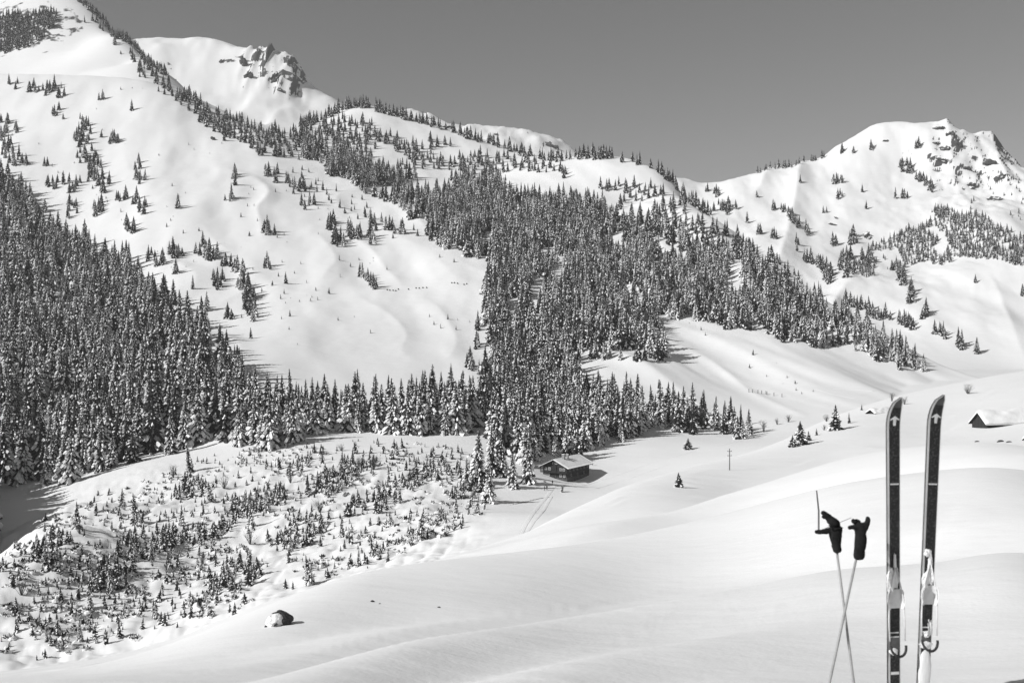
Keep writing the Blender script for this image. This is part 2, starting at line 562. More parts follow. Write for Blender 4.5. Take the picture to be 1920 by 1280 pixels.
def terrain(X, Y):
    """height of the land at (X, Y)"""
    u = X / Y * F + CU
    fg = fg_height(X, Y)
    # shrub slope is lumpy: snowed-over boulders and bushes
    lump = np.clip((950 - u) / 150, 0, 1) * np.clip((Y - 165) / 30, 0, 1) * np.clip((430 - Y) / 60, 0, 1)
    n1 = fbm(X / 14.0, Y / 14.0, 3, 21)
    n2 = np.abs(vnoise(X / 4.6, Y / 4.6, 25))
    hv = H_V(X, Y) + lump * (0.8 * n1 + 0.9 * (n2 - 0.4) + 0.35 * np.abs(vnoise(X / 2.1, Y / 2.1, 27))) + 0.5 * fbm(X / 60, Y / 60, 3, 31) * np.clip((Y - 150) / 100, 0, 1)
    # mountain faces: ribs and gullies that run down the fall line
    am = np.clip((Y - 450) / 300, 0, 1)
    rib = fbm(X / 70 + 0.25 * Y / 70, Y / 210, 3, 41)
    hm = H_M(X, Y) + am * (2.8 * rib + 0.45 * fbm(X / 24, Y / 40, 3, 45))
    drift = np.abs(vnoise((X * 0.78 + Y * 0.32) / 34.0 + 0.6 * vnoise(X / 90, Y / 90, 46), (Y * 0.8 - X * 0.3) / 150.0, 47))
    hm = hm + am * 3.0 * (0.4 - drift) * np.clip((1300 - Y) / 300, 0, 1)
    slope_u = np.clip((u - 1050) / 250, 0, 1)
    diag = fbm((X * 0.86 + Y * 0.5) / 36.0, (Y * 0.86 - X * 0.5) / 200.0, 3, 48)
    hm = hm + 2.0 * diag * slope_u * np.clip((Y - 540) / 100, 0, 1)
    p1 = H_P1(X, Y) + 2 * fbm(X / 130, Y / 200, 3, 51)
    ridge2 = 1 - np.abs(vnoise(X / 75 + 0.3, Y / 260, 61)) * 2
    p2 = H_P2(X, Y) + 7 * (ridge2 - 0.3) * np.clip((u - 380) / 80, 0, 1) * np.clip((2600 - Y) / 150, 0, 1) + 5 * fbm(X / 60, Y / 60, 3, 63)
    crag2 = np.clip((u - 440) / 50, 0, 1) * np.clip((572 - u) / 14, 0, 1) * np.clip((Y - 2230) / 60, 0, 1) * np.clip((2520 - Y) / 60, 0, 1)
    p2 = p2 + crag2 * (9 * (1 - 2.2 * np.abs(vnoise(X / 26, Y / 120, 164))) + 5 * fbm(X / 22, Y / 22, 3, 166))
    p3 = H_P3(X, Y) + 7 * fbm(X / 40, Y / 60, 4, 66)
    rr = 1 - np.abs(vnoise((X - 0.35 * Y) / 62, Y / 330, 71)) * 2
    hr = H_R(X, Y) + (7.5 * (rr - 0.2) + 3.0 * fbm(X / 45, Y / 90, 4, 75)) * np.clip((Y - 920) / 200, 0, 1) + \
        4.5 * fbm(X / 20, Y / 26, 3, 78) * np.clip((u - 1725) / 40, 0, 1) * np.clip((Y - 1350) / 120, 0, 1) * np.clip((1780 - Y) / 100, 0, 1)
    far = lambda h, a, b: np.where((Y > a) & (Y < b), h, -1e4)
    hv = np.where(Y > 95, hv, -1e4)
    k = 0.012 * Y                              # the near slope runs softly into the valley bench
    hh = np.clip(0.5 + 0.5 * (hv - fg) / k, 0, 1)
    Z = fg * (1 - hh) + hv * hh + k * hh * (1 - hh)
    Z = np.maximum(Z, far(hm, 315, 2400))
    Z = np.maximum(Z, far(p1, 1420, 2900))
    Z = np.maximum(Z, far(hr, 840, 2400))
    Z = np.maximum(Z, far(p2, 1900, 3200))
    Z = np.maximum(Z, far(p3, 2500, 4000))
    return Z


# sight-line grid: columns fan out from the camera, rows lie at growing distances, so far slopes get coarser cells
def _steps(a, b, n):
    return np.exp(np.linspace(math.log(a), math.log(b), n, endpoint=False))


GU = np.concatenate([np.arange(-1900, -200, 60.0), np.arange(-200, -20, 12.0), np.arange(-20, 1944, 3.6), np.arange(1950, 2120, 12.0), np.arange(2120, 3900, 60.0)])
GY = np.concatenate([_steps(2.2, 20, 90), _steps(20, 110, 150), _steps(110, 420, 170), _steps(420, 1760, 330), _steps(1760, 3400, 90), [3500.0, 3900.0]])
GX = (GU[:, None] - CU) / F * GY[None, :]
GYY = np.repeat(GY[None, :], len(GU), 0)
GZ = terrain(GX, GYY)
GZ = np.maximum(GZ, -160.0)
GV = CV - GZ / GYY * F
GT = GZ / GYY


def ground_z(X, Y):
    """height of the built land (bilinear on the grid)"""
    X, Y = np.asarray(X, float), np.asarray(Y, float)
    u = X / Y * F + CU
    i = np.clip(np.searchsorted(GU, u) - 1, 0, len(GU) - 2)
    j = np.clip(np.searchsorted(GY, Y) - 1, 0, len(GY) - 2)
    a = np.clip((u - GU[i]) / (GU[i + 1] - GU[i]), 0, 1)
    b = np.clip((Y - GY[j]) / (GY[j + 1] - GY[j]), 0, 1)
    t = GT
    t = (t[i, j] * (1 - a) + t[i + 1, j] * a) * (1 - b) + (t[i, j + 1] * (1 - a) + t[i + 1, j + 1] * a) * b
    return t * Y


def skyline(u, y0, y1):
    """photo row of the highest land between the distances y0 and y1 in the column u"""
    i = int(np.clip(round(float(np.interp(u, GU, np.arange(len(GU))))), 0, len(GU) - 1))
    k = (GY >= y0) & (GY <= y1)
    return float(GV[i][k].min())


def spot(u, v, ymin=0.0):
    """the first land met along the sight line through photo pixel (u, v): (X, Y, Z) or None"""
    i = int(np.clip(round(float(np.interp(u, GU, np.arange(len(GU))))), 0, len(GU) - 1))
    col = GV[i]
    k = np.nonzero((col <= v) & (GY >= ymin))[0]
    if len(k) == 0:
        return None
    k = k[0]
    if k == 0:
        return None
    a = (col[k - 1] - v) / max(col[k - 1] - col[k], 1e-6)
    a = min(max(a, 0.0), 1.0)
    Y = GY[k - 1] + (GY[k] - GY[k - 1]) * a
    X = (u - CU) / F * Y
    return X, Y, float(ground_z(X, Y))


def grid_object(name, j0, j1, mat):
    nu, nj = len(GU), j1 - j0
    vx = np.stack([GX[:, j0:j1], GYY[:, j0:j1], GZ[:, j0:j1]], -1).reshape(-1, 3)
    a = (np.arange(nu - 1)[:, None] * nj + np.arange(nj - 1)[None, :])
    quads = np.stack([a, a + nj, a + nj + 1, a + 1], -1).reshape(-1, 4)
    me = bpy.data.meshes.new(name)
    me.vertices.add(len(vx))
    me.vertices.foreach_set("co", vx.ravel())
    me.loops.add(quads.size)
    me.loops.foreach_set("vertex_index", quads.ravel().astype(np.int32))
    me.polygons.add(len(quads))
    me.polygons.foreach_set("loop_start", np.arange(0, quads.size, 4, dtype=np.int32))
    me.polygons.foreach_set("use_smooth", np.ones(len(quads), bool))
    me.materials.append(mat)
    me.update(calc_edges=True)
    me.validate()
    return link(name, me)


jA = int(np.searchsorted(GY, 112))
jB = int(np.searchsorted(GY, 1765))
o = grid_object("snow_slope", 0, jA + 1, M_SNOW_NEAR)
tag(o, "smooth wind-packed snow slope in the foreground", "snow", kind="structure")
o = grid_object("mountain_terrain", jA, jB + 1, M_SNOW_FAR)
tag(o, "snowy valley and mountain slopes across the picture", "terrain", kind="structure")
o = grid_object("far_peaks_terrain", jB, len(GY), M_SNOW_FAR)
tag(o, "snowy summits behind the forested ridge", "terrain", kind="structure")


# ------------------------------------------------------------------ trees: prototypes (unit height, foot at the origin)
def spruce_proto(seed, whorls=24, width=0.15, snow=0.75, base=0.06, power=0.85, ragged=0.25):
    """returns meshes (trunk, crown, snow_load) of a spruce of height 1"""
    r = random.Random(seed)
    tr = MB()
    tr.tube([(0, 0, -0.05), (0, 0, 0.45), (0, 0, 0.97)], [0.016, 0.010, 0.002], n=6)
    cr, sn = MB(), MB()
    # dark inner mass of dense inner twigs
    n = 9
    ring = []
    lev = [base + 0.01, 0.2, 0.4, 0.6, 0.8, 0.94]
    v = []
    for z in lev:
        rad = width * 0.5 * (1 - z) ** power
        for j in range(n):
            a = 2 * math.pi * j / n
            q = rad * r.uniform(0.7, 1.15)
            v.append((q * math.cos(a), q * math.sin(a), z + r.uniform(-0.02, 0.02)))
    v.append((0, 0, 0.99))
    f = []
    for i in range(len(lev) - 1):
        for j in range(n):
            f.append((i * n + j, i * n + (j + 1) % n, (i + 1) * n + (j + 1) % n, (i + 1) * n + j))
    for j in range(n):
        f.append(((len(lev) - 1) * n + j, (len(lev) - 1) * n + (j + 1) % n, len(v) - 1))
    cr.add(v, f)
    side_w = [r.uniform(0.75, 1.15) for _ in range(5)]
    for w in range(whorls):
        t = (w + r.uniform(-0.3, 0.3)) / (whorls - 1)
        z = base + (0.965 - base) * min(max(t, 0), 1)
        nb = (10 if z < 0.35 else 8 if z < 0.65 else 6 if z < 0.85 else 4) if whorls > 15 else (7 if z < 0.6 else 5)
        a0 = r.uniform(0, 6.28)
        for b in range(nb):
            a = a0 + 2 * math.pi * b / nb + r.uniform(-0.3, 0.3)
            sw = side_w[int((a % 6.283) / 6.284 * 5)]
            L = width * (1 - z) ** power * sw * r.uniform(1 - ragged * 1.6, 1 + ragged) + 0.008
            if r.random() < 0.06:
                continue
            dr = r.uniform(0.35, 0.75) * (1 - 0.5 * z)
            ca, sa = math.cos(a), math.sin(a)

            def at(q, side, up):
                # q along the branch, side across it
                x, y = ca * L * q - sa * side, sa * L * q + ca * side
                return (x, y, z - dr * L * q * q + 0.12 * L * q + up)
            hw = L * (r.uniform(0.13, 0.24) if whorls > 15 else r.uniform(0.2, 0.34))
            hang = L * r.uniform(0.2, 0.4)
            top = [at(0.0, 0, 0), at(0.45, 0, 0.02 * L), at(0.8, 0, 0), at(1.0, 0, -0.05 * L),
                   at(0.42, hw, -hang), at(0.8, hw * 0.7, -hang * 0.9), at(0.42, -hw, -hang), at(0.8, -hw * 0.7, -hang * 0.9)]
            cr.add(top, [(0, 1, 4), (1, 2, 5, 4), (2, 3, 5), (0, 6, 1), (1, 6, 7, 2), (2, 7, 3)])
            if r.random() < snow * (1.0 if z < 0.8 else 0.7):
                c = r.uniform(0.7, 1.15)
                th = 0.0035 + 0.05 * L
                q0, q1, q2 = r.uniform(0.15, 0.4), r.uniform(0.6, 0.75), r.uniform(0.92, 1.04)
                k = hw * c
                sv = [at(q0, 0, th * 0.4), at(q1, 0, th * 1.5), at(q2, 0, th * 0.3), at(q1 - 0.05, k, -hang * c * 0.75 + th * 0.5),
                      at(q1 - 0.05, -k, -hang * c * 0.75 + th * 0.5), at(q2 - 0.1, k * 0.7, -hang * c * 0.8), at(q2 - 0.1, -k * 0.7, -hang * c * 0.8)]
                sn.add(sv, [(0, 1, 3), (1, 2, 5), (1, 5, 3), (0, 4, 1), (1, 6, 2), (1, 4, 6)])
    return tr, cr, sn


def proto_meshes(name, seed, **kw):
    tr, cr, sn = spruce_proto(seed, **kw)
    return (mesh_from(name + "_trunk", tr.v, tr.f, [M_BARK]), mesh_from(name + "_crown", cr.v, cr.f, [M_NEEDLE]),
            mesh_from(name + "_snow", sn.v, sn.f, [M_TSNOW], smooth=False))


def joined_mesh(name, seed, **kw):
    tr, cr, sn = spruce_proto(seed, **kw)
    m = MB()
    m.add(tr.v, tr.f, 0)
    m.add(cr.v, cr.f, 1)
    m.add(sn.v, sn.f, 2)
    return mesh_from(name, m.v, m.f, [M_BARK, M_NEEDLE, M_TSNOW], m.m)


SPECS = {
    'snowy': [dict(seed=100 + k, whorls=28 + k % 4, width=0.165 + 0.02 * (k % 4), snow=0.74 + 0.06 * (k % 3), ragged=0.25 + 0.06 * (k % 3)) for k in range(6)],
    'dark': [dict(seed=200 + k, whorls=23 + k % 3, width=0.165 + 0.025 * (k % 4), snow=0.26 + 0.08 * (k % 2), ragged=0.3) for k in range(4)],
    'young': [dict(seed=300 + k, whorls=11 + k % 3, width=0.26 + 0.04 * (k % 4), snow=0.66, base=0.02, ragged=0.45, power=0.8) for k in range(6)],
}
PARTS = {k: [proto_meshes(k, **d) for d in SPECS[k]] for k in ('snowy', 'dark')}
WHOLE = {k: [joined_mesh(k + "_tree", **d) for d in SPECS[k]] for k in SPECS}


def bush_mesh(seed, n=26, spread=0.55, snow=True):
    r = random.Random(seed)
    m = MB()
    for k in range(n):
        a, t = r.uniform(0, 6.28), r.uniform(0.0, spread)
        L = r.uniform(0.55, 1.0)
        d = Vector((math.cos(a) * math.sin(t), math.sin(a) * math.sin(t), math.cos(t)))
        p1 = d * L * 0.5 + Vector((r.uniform(-.05, .05), r.uniform(-.05, .05), 0))
        p2 = d * L + Vector((r.uniform(-.12, .12), r.uniform(-.12, .12), 0))
        m.tube([(0, 0, -0.08), p1, p2], [0.014, 0.009, 0.004], n=3, cap=False)
        for q in range(3):
            s = p1.lerp(p2, r.random())
            e = s + Vector((r.uniform(-.2, .2), r.uniform(-.2, .2), r.uniform(.02, .22)))
            m.tube([s, e], [0.006, 0.003], n=3, cap=False)
    return mesh_from("bush_twigs", m.v, m.f, [M_TWIG, M_TSNOW], m.m)


def frost_shrub(seed):
    """low irregular shrub, half under snow: dark twig sprays poking out of a lumpy cushion"""
    r = random.Random(seed)
    m = MB()
    for k in range(r.randint(2, 4)):
        cx, cy, rad = r.uniform(-.5, .5), r.uniform(-.5, .5), r.uniform(.28, .6)
        ring, f, v = 7, [], [(cx, cy, rad * r.uniform(.75, 1.1))]
        for lv, (q, z) in enumerate(((0.62, 0.72), (1.0, 0.2), (1.05, -0.25))):
            for j in range(ring):
                a = 6.283 * j / ring
                w = rad * q * r.uniform(.8, 1.2)
                v.append((cx + w * math.cos(a), cy + w * math.sin(a), rad * z * r.uniform(.75, 1.2)))
        f += [(0, 1 + j, 1 + (j + 1) % ring) for j in range(ring)]
        for lv in (0, 1):
            b0 = 1 + lv * ring
            f += [(b0 + j, b0 + ring + j, b0 + ring + (j + 1) % ring, b0 + (j + 1) % ring) for j in range(ring)]
        m.add(v, f, 1)
    for k in range(r.randint(16, 34)):
        a, t, L = r.uniform(0, 6.283), r.uniform(0.1, 1.15), r.uniform(.45, 1.15)
        x, y = r.uniform(-.45, .45), r.uniform(-.45, .45)
        d = Vector((math.cos(a) * math.sin(t), math.sin(a) * math.sin(t), math.cos(t)))
        p0 = Vector((x, y, r.uniform(-.1, .2)))
        p1 = p0 + d * L
        side = d.cross(Vector((r.uniform(-1, 1), r.uniform(-1, 1), r.uniform(-1, 1)))).normalized() * L * r.uniform(.1, .24)
        mid = p0.lerp(p1, .55)
        m.add([p0, mid + side, p1, mid - side], [(0, 1, 2, 3)], 1 if r.random() < 0.38 else 0)
    return mesh_from("frosted_shrub", m.v, m.f, [M_NEEDLE, M_TSNOW], m.m)


WHOLE['frost'] = [frost_shrub(500 + k) for k in range(8)]
BUSHES = [bush_mesh(400 + k, 22 + 4 * k, 0.5 + 0.12 * k) for k in range(4)]


# ------------------------------------------------------------------ where the trees stand
class Hash2D:
    def __init__(self, cell):
        self.c, self.d = cell, {}

    def ok(self, x, y, r):
        i, j = int(x // self.c), int(y // self.c)
        n = int(math.ceil(r / self.c))
        for a in range(i - n, i + n + 1):
            for b in range(j - n, j + n + 1):
                for (px, py) in self.d.get((a, b), ()):
                    if (px - x) ** 2 + (py - y) ** 2 < r * r:
                        return False
        return True

    def put(self, x, y):
        self.d.setdefault((int(x // self.c), int(y // self.c)), []).append((x, y))


HASH = Hash2D(6.0)
SPRUCES = []   # dicts: x y z h kind zone label
YOUNG = []
SCRUB = []


def add_tree(store, u, v, h, kind, zone, gap=0.0, label=None, ymin=0.0, squeeze=1.0):
    p = spot(u, v, ymin)
    if p is None:
        return False
    if gap and not HASH.ok(p[0], p[1], gap):
        return False
    HASH.put(p[0], p[1])
    store.append(dict(x=p[0], y=p[1], z=p[2], h=h, kind=kind, zone=zone, label=label, u=u, v=v, px=h / p[1] * F, w=squeeze))
    return True


def fill(store, poly, tries, gap, h, kinds, zone, mask=None, ymin=0.0, rag=13.0):
    poly = np.asarray(poly, float)
    lo, hi = poly.min(0), poly.max(0)
    us = rng.uniform(lo[0], hi[0], tries)
    vs = rng.uniform(lo[1], hi[1], tries)
    # ragged rim
    ok = inside(poly, us + rag * fbm(us / 26.0, vs / 18.0, 3, 301), vs + 0.6 * rag * fbm(us / 22.0, vs / 22.0, 3, 305))
    for u, v in zip(us[ok], vs[ok]):
        if mask is not None and not mask(u, v):
            continue
        k = kinds[int(rng.integers(len(kinds)))]
        hh = h(u, v) if callable(h) else rng.uniform(*h)
        add_tree(store, u, v, hh * rng.triangular(0.5, 1.0, 1.18), k, zone, gap * (0.8 + 0.4 * rng.random()), ymin=ymin, squeeze=rng.uniform(0.85, 1.2))


def cluster(store, u, v, ru, rv, n, h, kinds, zone, gap=2.0, tilt=0.0):
    for _ in range(n):
        a, q = rng.uniform(0, 6.283), math.sqrt(rng.random())
        du, dv = ru * q * math.cos(a), rv * q * math.sin(a)
        add_tree(store, u + du, v + dv + tilt * du, rng.uniform(*h) * (0.75 + 0.35 * rng.random()), kinds[int(rng.integers(len(kinds)))], zone, gap, squeeze=rng.uniform(0.9, 1.35))


S, D = 'snowy', 'dark'
# hand-set single trees near the chalet and along the near crest (u, v of the foot, height in photo pixels)
SOLO = [
    (876, 917, 62, S, "slim snow-laden spruce left of the clump by the chalet"), (896, 907, 108, S, None), (922, 892, 100, S, None), (916, 941, 70, S, "bushy spruce lowest on the slope left of the chalet"),
    (940, 894, 88, S, None), (961, 914, 66, S, "slim spruce between the clump and the chalet"), (990, 906, 84, S, "tall snowy spruce nearest the chalet on its left"),
    (986, 872, 84, S, None), (1000, 862, 70, S, None), (1066, 856, 78, S, "heavily snowed spruce directly behind the chalet"), (1083, 861, 62, D, "broad dark spruce just behind the chalet roof"),
    (1040, 853, 38, S, "short snowy spruce behind the left end of the chalet roof"), (1127, 836, 40, S, None), (1163, 828, 44, S, None),
]
for (u, v, hp, k, lab) in SOLO:
    p = spot(u, v)
    add_tree(SPRUCES, u, v, hp / F * p[1], k, 'chalet', 0, lab, squeeze=1.25 if lab and 'broad' in lab else 1.0)
CREST = [
    (1272, 913, 30, "small dark spruce standing alone on the snow crest below the valley row", 1.5), (1290, 842, 22, "squat dark spruce alone on the meadow right of the chalet", 2.4),
    (1501, 834, 47, "left one of the two big dark spruces on the near crest", 1.75), (1567, 806, 50, "right one of the two big dark spruces on the near crest", 1.6),
    (1486, 838, 24, "low spruce leaning on the left foot of the left crest spruce", 1.9), (1516, 826, 20, "low spruce at the right foot of the left crest spruce", 1.9), (1592, 793, 22, "thin young spruce right of the tallest crest spruce", 1.1),
    (1616, 769, 13, "tiny spruce on the crest left of the small barn", 1.2), (1531, 816, 15, "stunted little spruce between the two big crest spruces", 1.3),
    (1247, 679, 11, "tiny lone spruce at the end of the bench above the meadow", 1.3), (1412, 665, 12, "tiny lone spruce on the grey meadow right of the bench", 1.3),
]
for (u, v, hp, lab, sq) in CREST:
    p = spot(u, v)
    if p:
        add_tree(SPRUCES, u, v, hp / F * p[1], D, 'crest', 0, lab, squeeze=sq)

hrow = lambda u, v: float(np.interp(u, [430, 560, 600, 700, 900, 1100, 1250, 1330, 1400], [22, 21, 20, 23, 24, 22, 20, 18, 13]))
fill(SPRUCES, [(432, 790), (440, 836), (500, 845), (560, 822), (640, 806), (700, 814), (780, 814), (860, 812), (905, 800), (905, 772), (760, 772), (650, 770), (600, 775), (560, 780), (470, 772)],
     2600, 5.6, hrow, [S], 'row')
fill(SPRUCES, [(905, 772), (905, 800), (935, 850), (975, 866), (1030, 845), (1095, 842), (1180, 822), (1230, 802), (1290, 806), (1400, 816), (1405, 802), (1330, 790), (1240, 775), (1180, 762), (1110, 745), (1060, 715), (930, 700)],
     4200, 5.4, hrow, [S, S, S, D], 'row')
fill(SPRUCES, [(-120, 300), (0, 335), (40, 365), (75, 415), (110, 445), (160, 460), (210, 485), (250, 525), (300, 565), (340, 605), (385, 652), (425, 692), (455, 732), (465, 772), (440, 790), (425, 822), (330, 850),
               (250, 868), (130, 896), (0, 912), (-120, 922)], 9000, 7.0, (20, 29), [S, S, D], 'left')
fill(SPRUCES, [(-330, 930), (-34, 918), (-34, 1040), (-90, 1075), (-330, 1075)], 3500, 3.6, (27, 31), [S], 'left', rag=0.0)
fill(SPRUCES, [(560, 288), (640, 335), (700, 365), (760, 410), (800, 445), (815, 466), (870, 474), (930, 494), (915, 530), (905, 575), (912, 640), (938, 682), (930, 700), (1060, 715), (1075, 690), (1065, 668), (1100, 655),
               (1180, 655), (1230, 672), (1240, 665), (1215, 625), (1200, 600), (1260, 592), (1330, 602), (1395, 624), (1400, 602), (1440, 607), (1470, 640), (1520, 645), (1560, 648), (1600, 655), (1640, 668), (1680, 690),
               (1735, 697), (1735, 684), (1690, 650), (1600, 605), (1560, 588), (1480, 536), (1400, 494), (1300, 458), (1230, 428), (1150, 402), (1080, 382), (1000, 364), (930, 352), (860, 342), (800, 332), (740, 327), (690, 312),
               (640, 292), (590, 272)], 40000, 5.7, lambda u, v: float(np.interp(u, [900, 1300, 1560, 1740], [22, 20, 17, 11])), [S, D], 'mid',
     mask=lambda u, v: fbm(np.array(u / 46.0), np.array(v / 30.0), 2, 91) > -0.56)
fill(SPRUCES, [(640, 228), (700, 230), (780, 250), (860, 274), (930, 294), (1000, 310), (1100, 338), (1160, 352), (1230, 350), (1290, 387), (1350, 427), (1400, 462), (1480, 520), (1560, 580), (1560, 590), (1400, 492), (1300, 457), (1150, 402),
               (1000, 364), (800, 332), (690, 312), (650, 282)], 9000, 6.5, (12, 18), [D], 'ridge',
     mask=lambda u, v: fbm(np.array(u / 60.0), np.array(v / 22.0), 2, 95) > -0.04)
for (ua, ub, n, y0, y1) in [(560, 780, 90, 1300, 1760), (780, 940, 50, 1300, 1760), (940, 1110, 46, 1250, 1700), (1110, 1240, 18, 1200, 1600), (1240, 1400, 34, 1050, 1500)]:
    for _ in range(n):
        u = rng.uniform(ua, ub)
        add_tree(SPRUCES, u, skyline(u, y0, y1) + rng.uniform(0.6, 9) ** 1.0, rng.uniform(12, 19), D, 'ridge', 4.0, squeeze=rng.uniform(0.9, 1.3))
fill(SPRUCES, [(150, 24), (215, 78), (275, 124), (330, 166), (400, 204), (480, 240), (540, 246), (600, 234), (640, 216), (650, 292), (590, 300), (540, 300), (500, 295), (470, 280), (430, 262), (380, 228), (330, 196), (290, 168), (250, 120), (200, 72)],
     5200, 6.0, (12, 18), [D], 'ridge')
for _ in range(150):
    u = 140 + 170 * rng.random()
    add_tree(SPRUCES, u, skyline(u, 1500, 2150) + rng.uniform(0.5, 7), rng.uniform(11, 18), D, 'ridge', 3.5, squeeze=rng.uniform(0.9, 1.3))
fill(SPRUCES, [(0, 32), (60, 30), (100, 26), (106, 45), (75, 75), (45, 90), (0, 105), (-200, 105), (-200, 30)], 5000, 4.6, (14, 20), [D], 'ridge')
fill(SPRUCES, [(480, 292), (560, 322), (640, 352), (720, 402), (790, 446), (740, 448), (660, 410), (580, 380), (520, 350)], 420, 9.0, (6, 12), [D], 'slope',
     mask=lambda u, v: fbm(np.array(u / 40.0), np.array(v / 25.0), 2, 97) > -0.1)

M_CL = [(25, 160, 14, 8, 4, 0), (95, 172, 34, 14, 17, .1), (60, 170, 8, 8, 3, 0), (190, 188, 5, 3, 2, 0), (245, 207, 3, 2, 1, 0), (110, 215, 16, 9, 6, .4), (155, 262, 16, 40, 26, .3), (165, 300, 20, 25, 12, .3), (205, 258, 15, 12, 6, 0),
        (183, 335, 22, 32, 26, .5), (262, 325, 12, 22, 11, 0), (225, 268, 12, 5, 4, 0), (85, 310, 5, 2, 2, 0), (105, 345, 18, 10, 9, 0), (140, 350, 18, 14, 9, 0), (188, 395, 14, 16, 11, 0), (225, 372, 12, 7, 6, 0), (262, 388, 14, 14, 10, .5), (135, 398, 12, 18, 8, 0),
        (18, 255, 25, 26, 18, .5), (25, 292, 28, 18, 22, .4), (50, 385, 36, 22, 26, .4), (335, 389, 5, 3, 3, 0), (430, 374, 10, 4, 5, 0), (440, 338, 5, 10, 4, 0), (405, 235, 2, 2, 2, 0), (500, 325, 6, 9, 7, 0), (517, 338, 10, 7, 5, .4),
        (555, 350, 20, 9, 12, .4), (575, 385, 18, 9, 9, .3), (620, 420, 10, 12, 9, 0), (632, 455, 14, 10, 14, .5), (665, 442, 14, 12, 12, .5), (697, 452, 12, 8, 8, .4), (705, 420, 22, 10, 10, .5), (742, 434, 14, 6, 8, .3),
        (508, 440, 16, 6, 7, .4), (385, 475, 20, 12, 14, .3), (412, 490, 16, 8, 8, .3), (442, 508, 16, 8, 7, .5), (330, 478, 14, 7, 8, 0), (413, 532, 14, 18, 11, .5), (458, 548, 22, 16, 17, .6), (470, 586, 14, 14, 12, .5), (505, 502, 10, 3, 5, .2),
        (475, 601, 2, 2, 1, 0), (535, 533, 3, 2, 2, 0), (472, 634, 2, 2, 1, 0), (432, 596, 8, 4, 4, .3), (688, 528, 18, 7, 15, .75), (360, 540, 4, 3, 2, 0), (330, 512, 3, 3, 2, 0), (385, 580, 10, 5, 3, 0), (290, 490, 20, 12, 9, .3), (250, 430, 20, 15, 6, .5),
        (880, 690, 12, 6, 5, 0), (905, 700, 14, 6, 7, 0), (893, 655, 5, 14, 5, 0), (895, 615, 3, 12, 4, 0), (1150, 672, 80, 3, 14, 0), (1225, 612, 18, 6, 10, .6)]
for (u, v, ru, rv, n, tl) in M_CL:
    hs = (8, 17) if v < 480 else (7, 15)
    cluster(SPRUCES, u, v, ru, rv, n, hs, [D, D, S], 'slope', 2.2, tl)
R_CL = [(1580, 287, 3, 2, 2, 0), (1600, 287, 3, 2, 3, 0), (1632, 279, 4, 2, 2, 0), (1722, 277, 6, 3, 5, 0), (1700, 316, 16, 10, 15, .3), (1726, 343, 12, 12, 13, .3), (1748, 356, 8, 6, 6, 0), (1574, 342, 12, 6, 8, 0), (1576, 372, 6, 7, 5, 0), (1617, 359, 2, 2, 1, 0),
        (1500, 343, 2, 2, 2, 0), (1325, 359, 4, 3, 3, 0), (1343, 362, 5, 8, 6, .5), (1353, 392, 14, 4, 11, .8), (1311, 418, 4, 3, 3, 0), (1338, 434, 10, 5, 8, .7), (1360, 441, 6, 3, 3, 0), (1386, 457, 4, 3, 3, .5), (1402, 417, 2, 2, 1, 0), (1420, 370, 2, 1, 1, 0),
        (1450, 393, 4, 2, 3, 0), (1424, 440, 4, 3, 2, 0), (1447, 445, 10, 3, 5, .4), (1467, 395, 5, 4, 4, 0), (1485, 408, 8, 10, 9, .8), (1502, 430, 16, 4, 9, .8), (1495, 457, 3, 2, 2, 0), (1494, 473, 2, 2, 1, 0), (1548, 398, 5, 3, 4, 0), (1624, 391, 2, 2, 1, 0), (1690, 372, 14, 3, 5, 0),
        (1515, 490, 10, 4, 14, .4), (1548, 515, 18, 12, 26, .9), (1588, 500, 16, 22, 26, 0), (1600, 450, 12, 10, 9, 0), (1563, 460, 6, 6, 5, 0), (1622, 492, 14, 12, 12, 0), (1690, 520, 10, 16, 15, .8), (1708, 560, 6, 20, 12, 0.4), (1730, 592, 8, 10, 8, 0),
        (1640, 594, 10, 4, 8, .4), (1672, 600, 26, 5, 12, .3), (1700, 612, 14, 4, 8, .4), (1760, 628, 16, 5, 8, .4), (1802, 652, 8, 4, 8, .4), (1832, 664, 5, 3, 4, .4), (1829, 530, 3, 3, 2, 0), (1915, 552, 4, 3, 3, 0), (1610, 575, 30, 5, 12, .35), (1450, 490, 12, 5, 8, .6)]
for (u, v, ru, rv, n, tl) in R_CL:
    cluster(SPRUCES, u, v, ru, rv, n, (11, 19), [D], 'right', 2.5, tl)
for _ in range(34):
    t = rng.random() ** 0.8
    u = 1410 + 140 * t
    add_tree(SPRUCES, u, skyline(u, 1400, 1800) + rng.uniform(0.4, 4), rng.uniform(8, 15), D, 'right', 3.0)
GREY = [(1735, 425), (1780, 385), (1830, 398), (1870, 422), (1925, 452), (1925, 520), (1880, 492), (1820, 480), (1760, 502), (1740, 484), (1690, 504), (1620, 522), (1600, 502), (1640, 462), (1700, 432)]
fill(SPRUCES, GREY, 5000, 3.6, (6, 12), [D], 'right', mask=lambda u, v: fbm(np.array(u / 30.0), np.array(v / 22.0), 2, 99) > -0.25)
fill(SPRUCES, [(1790, 320), (1920, 330), (1920, 450), (1830, 400)], 500, 10.0, (4, 9), [D], 'right', mask=lambda u, v: fbm(np.array(u / 20.0), np.array(v / 14.0), 2, 98) > 0.05)

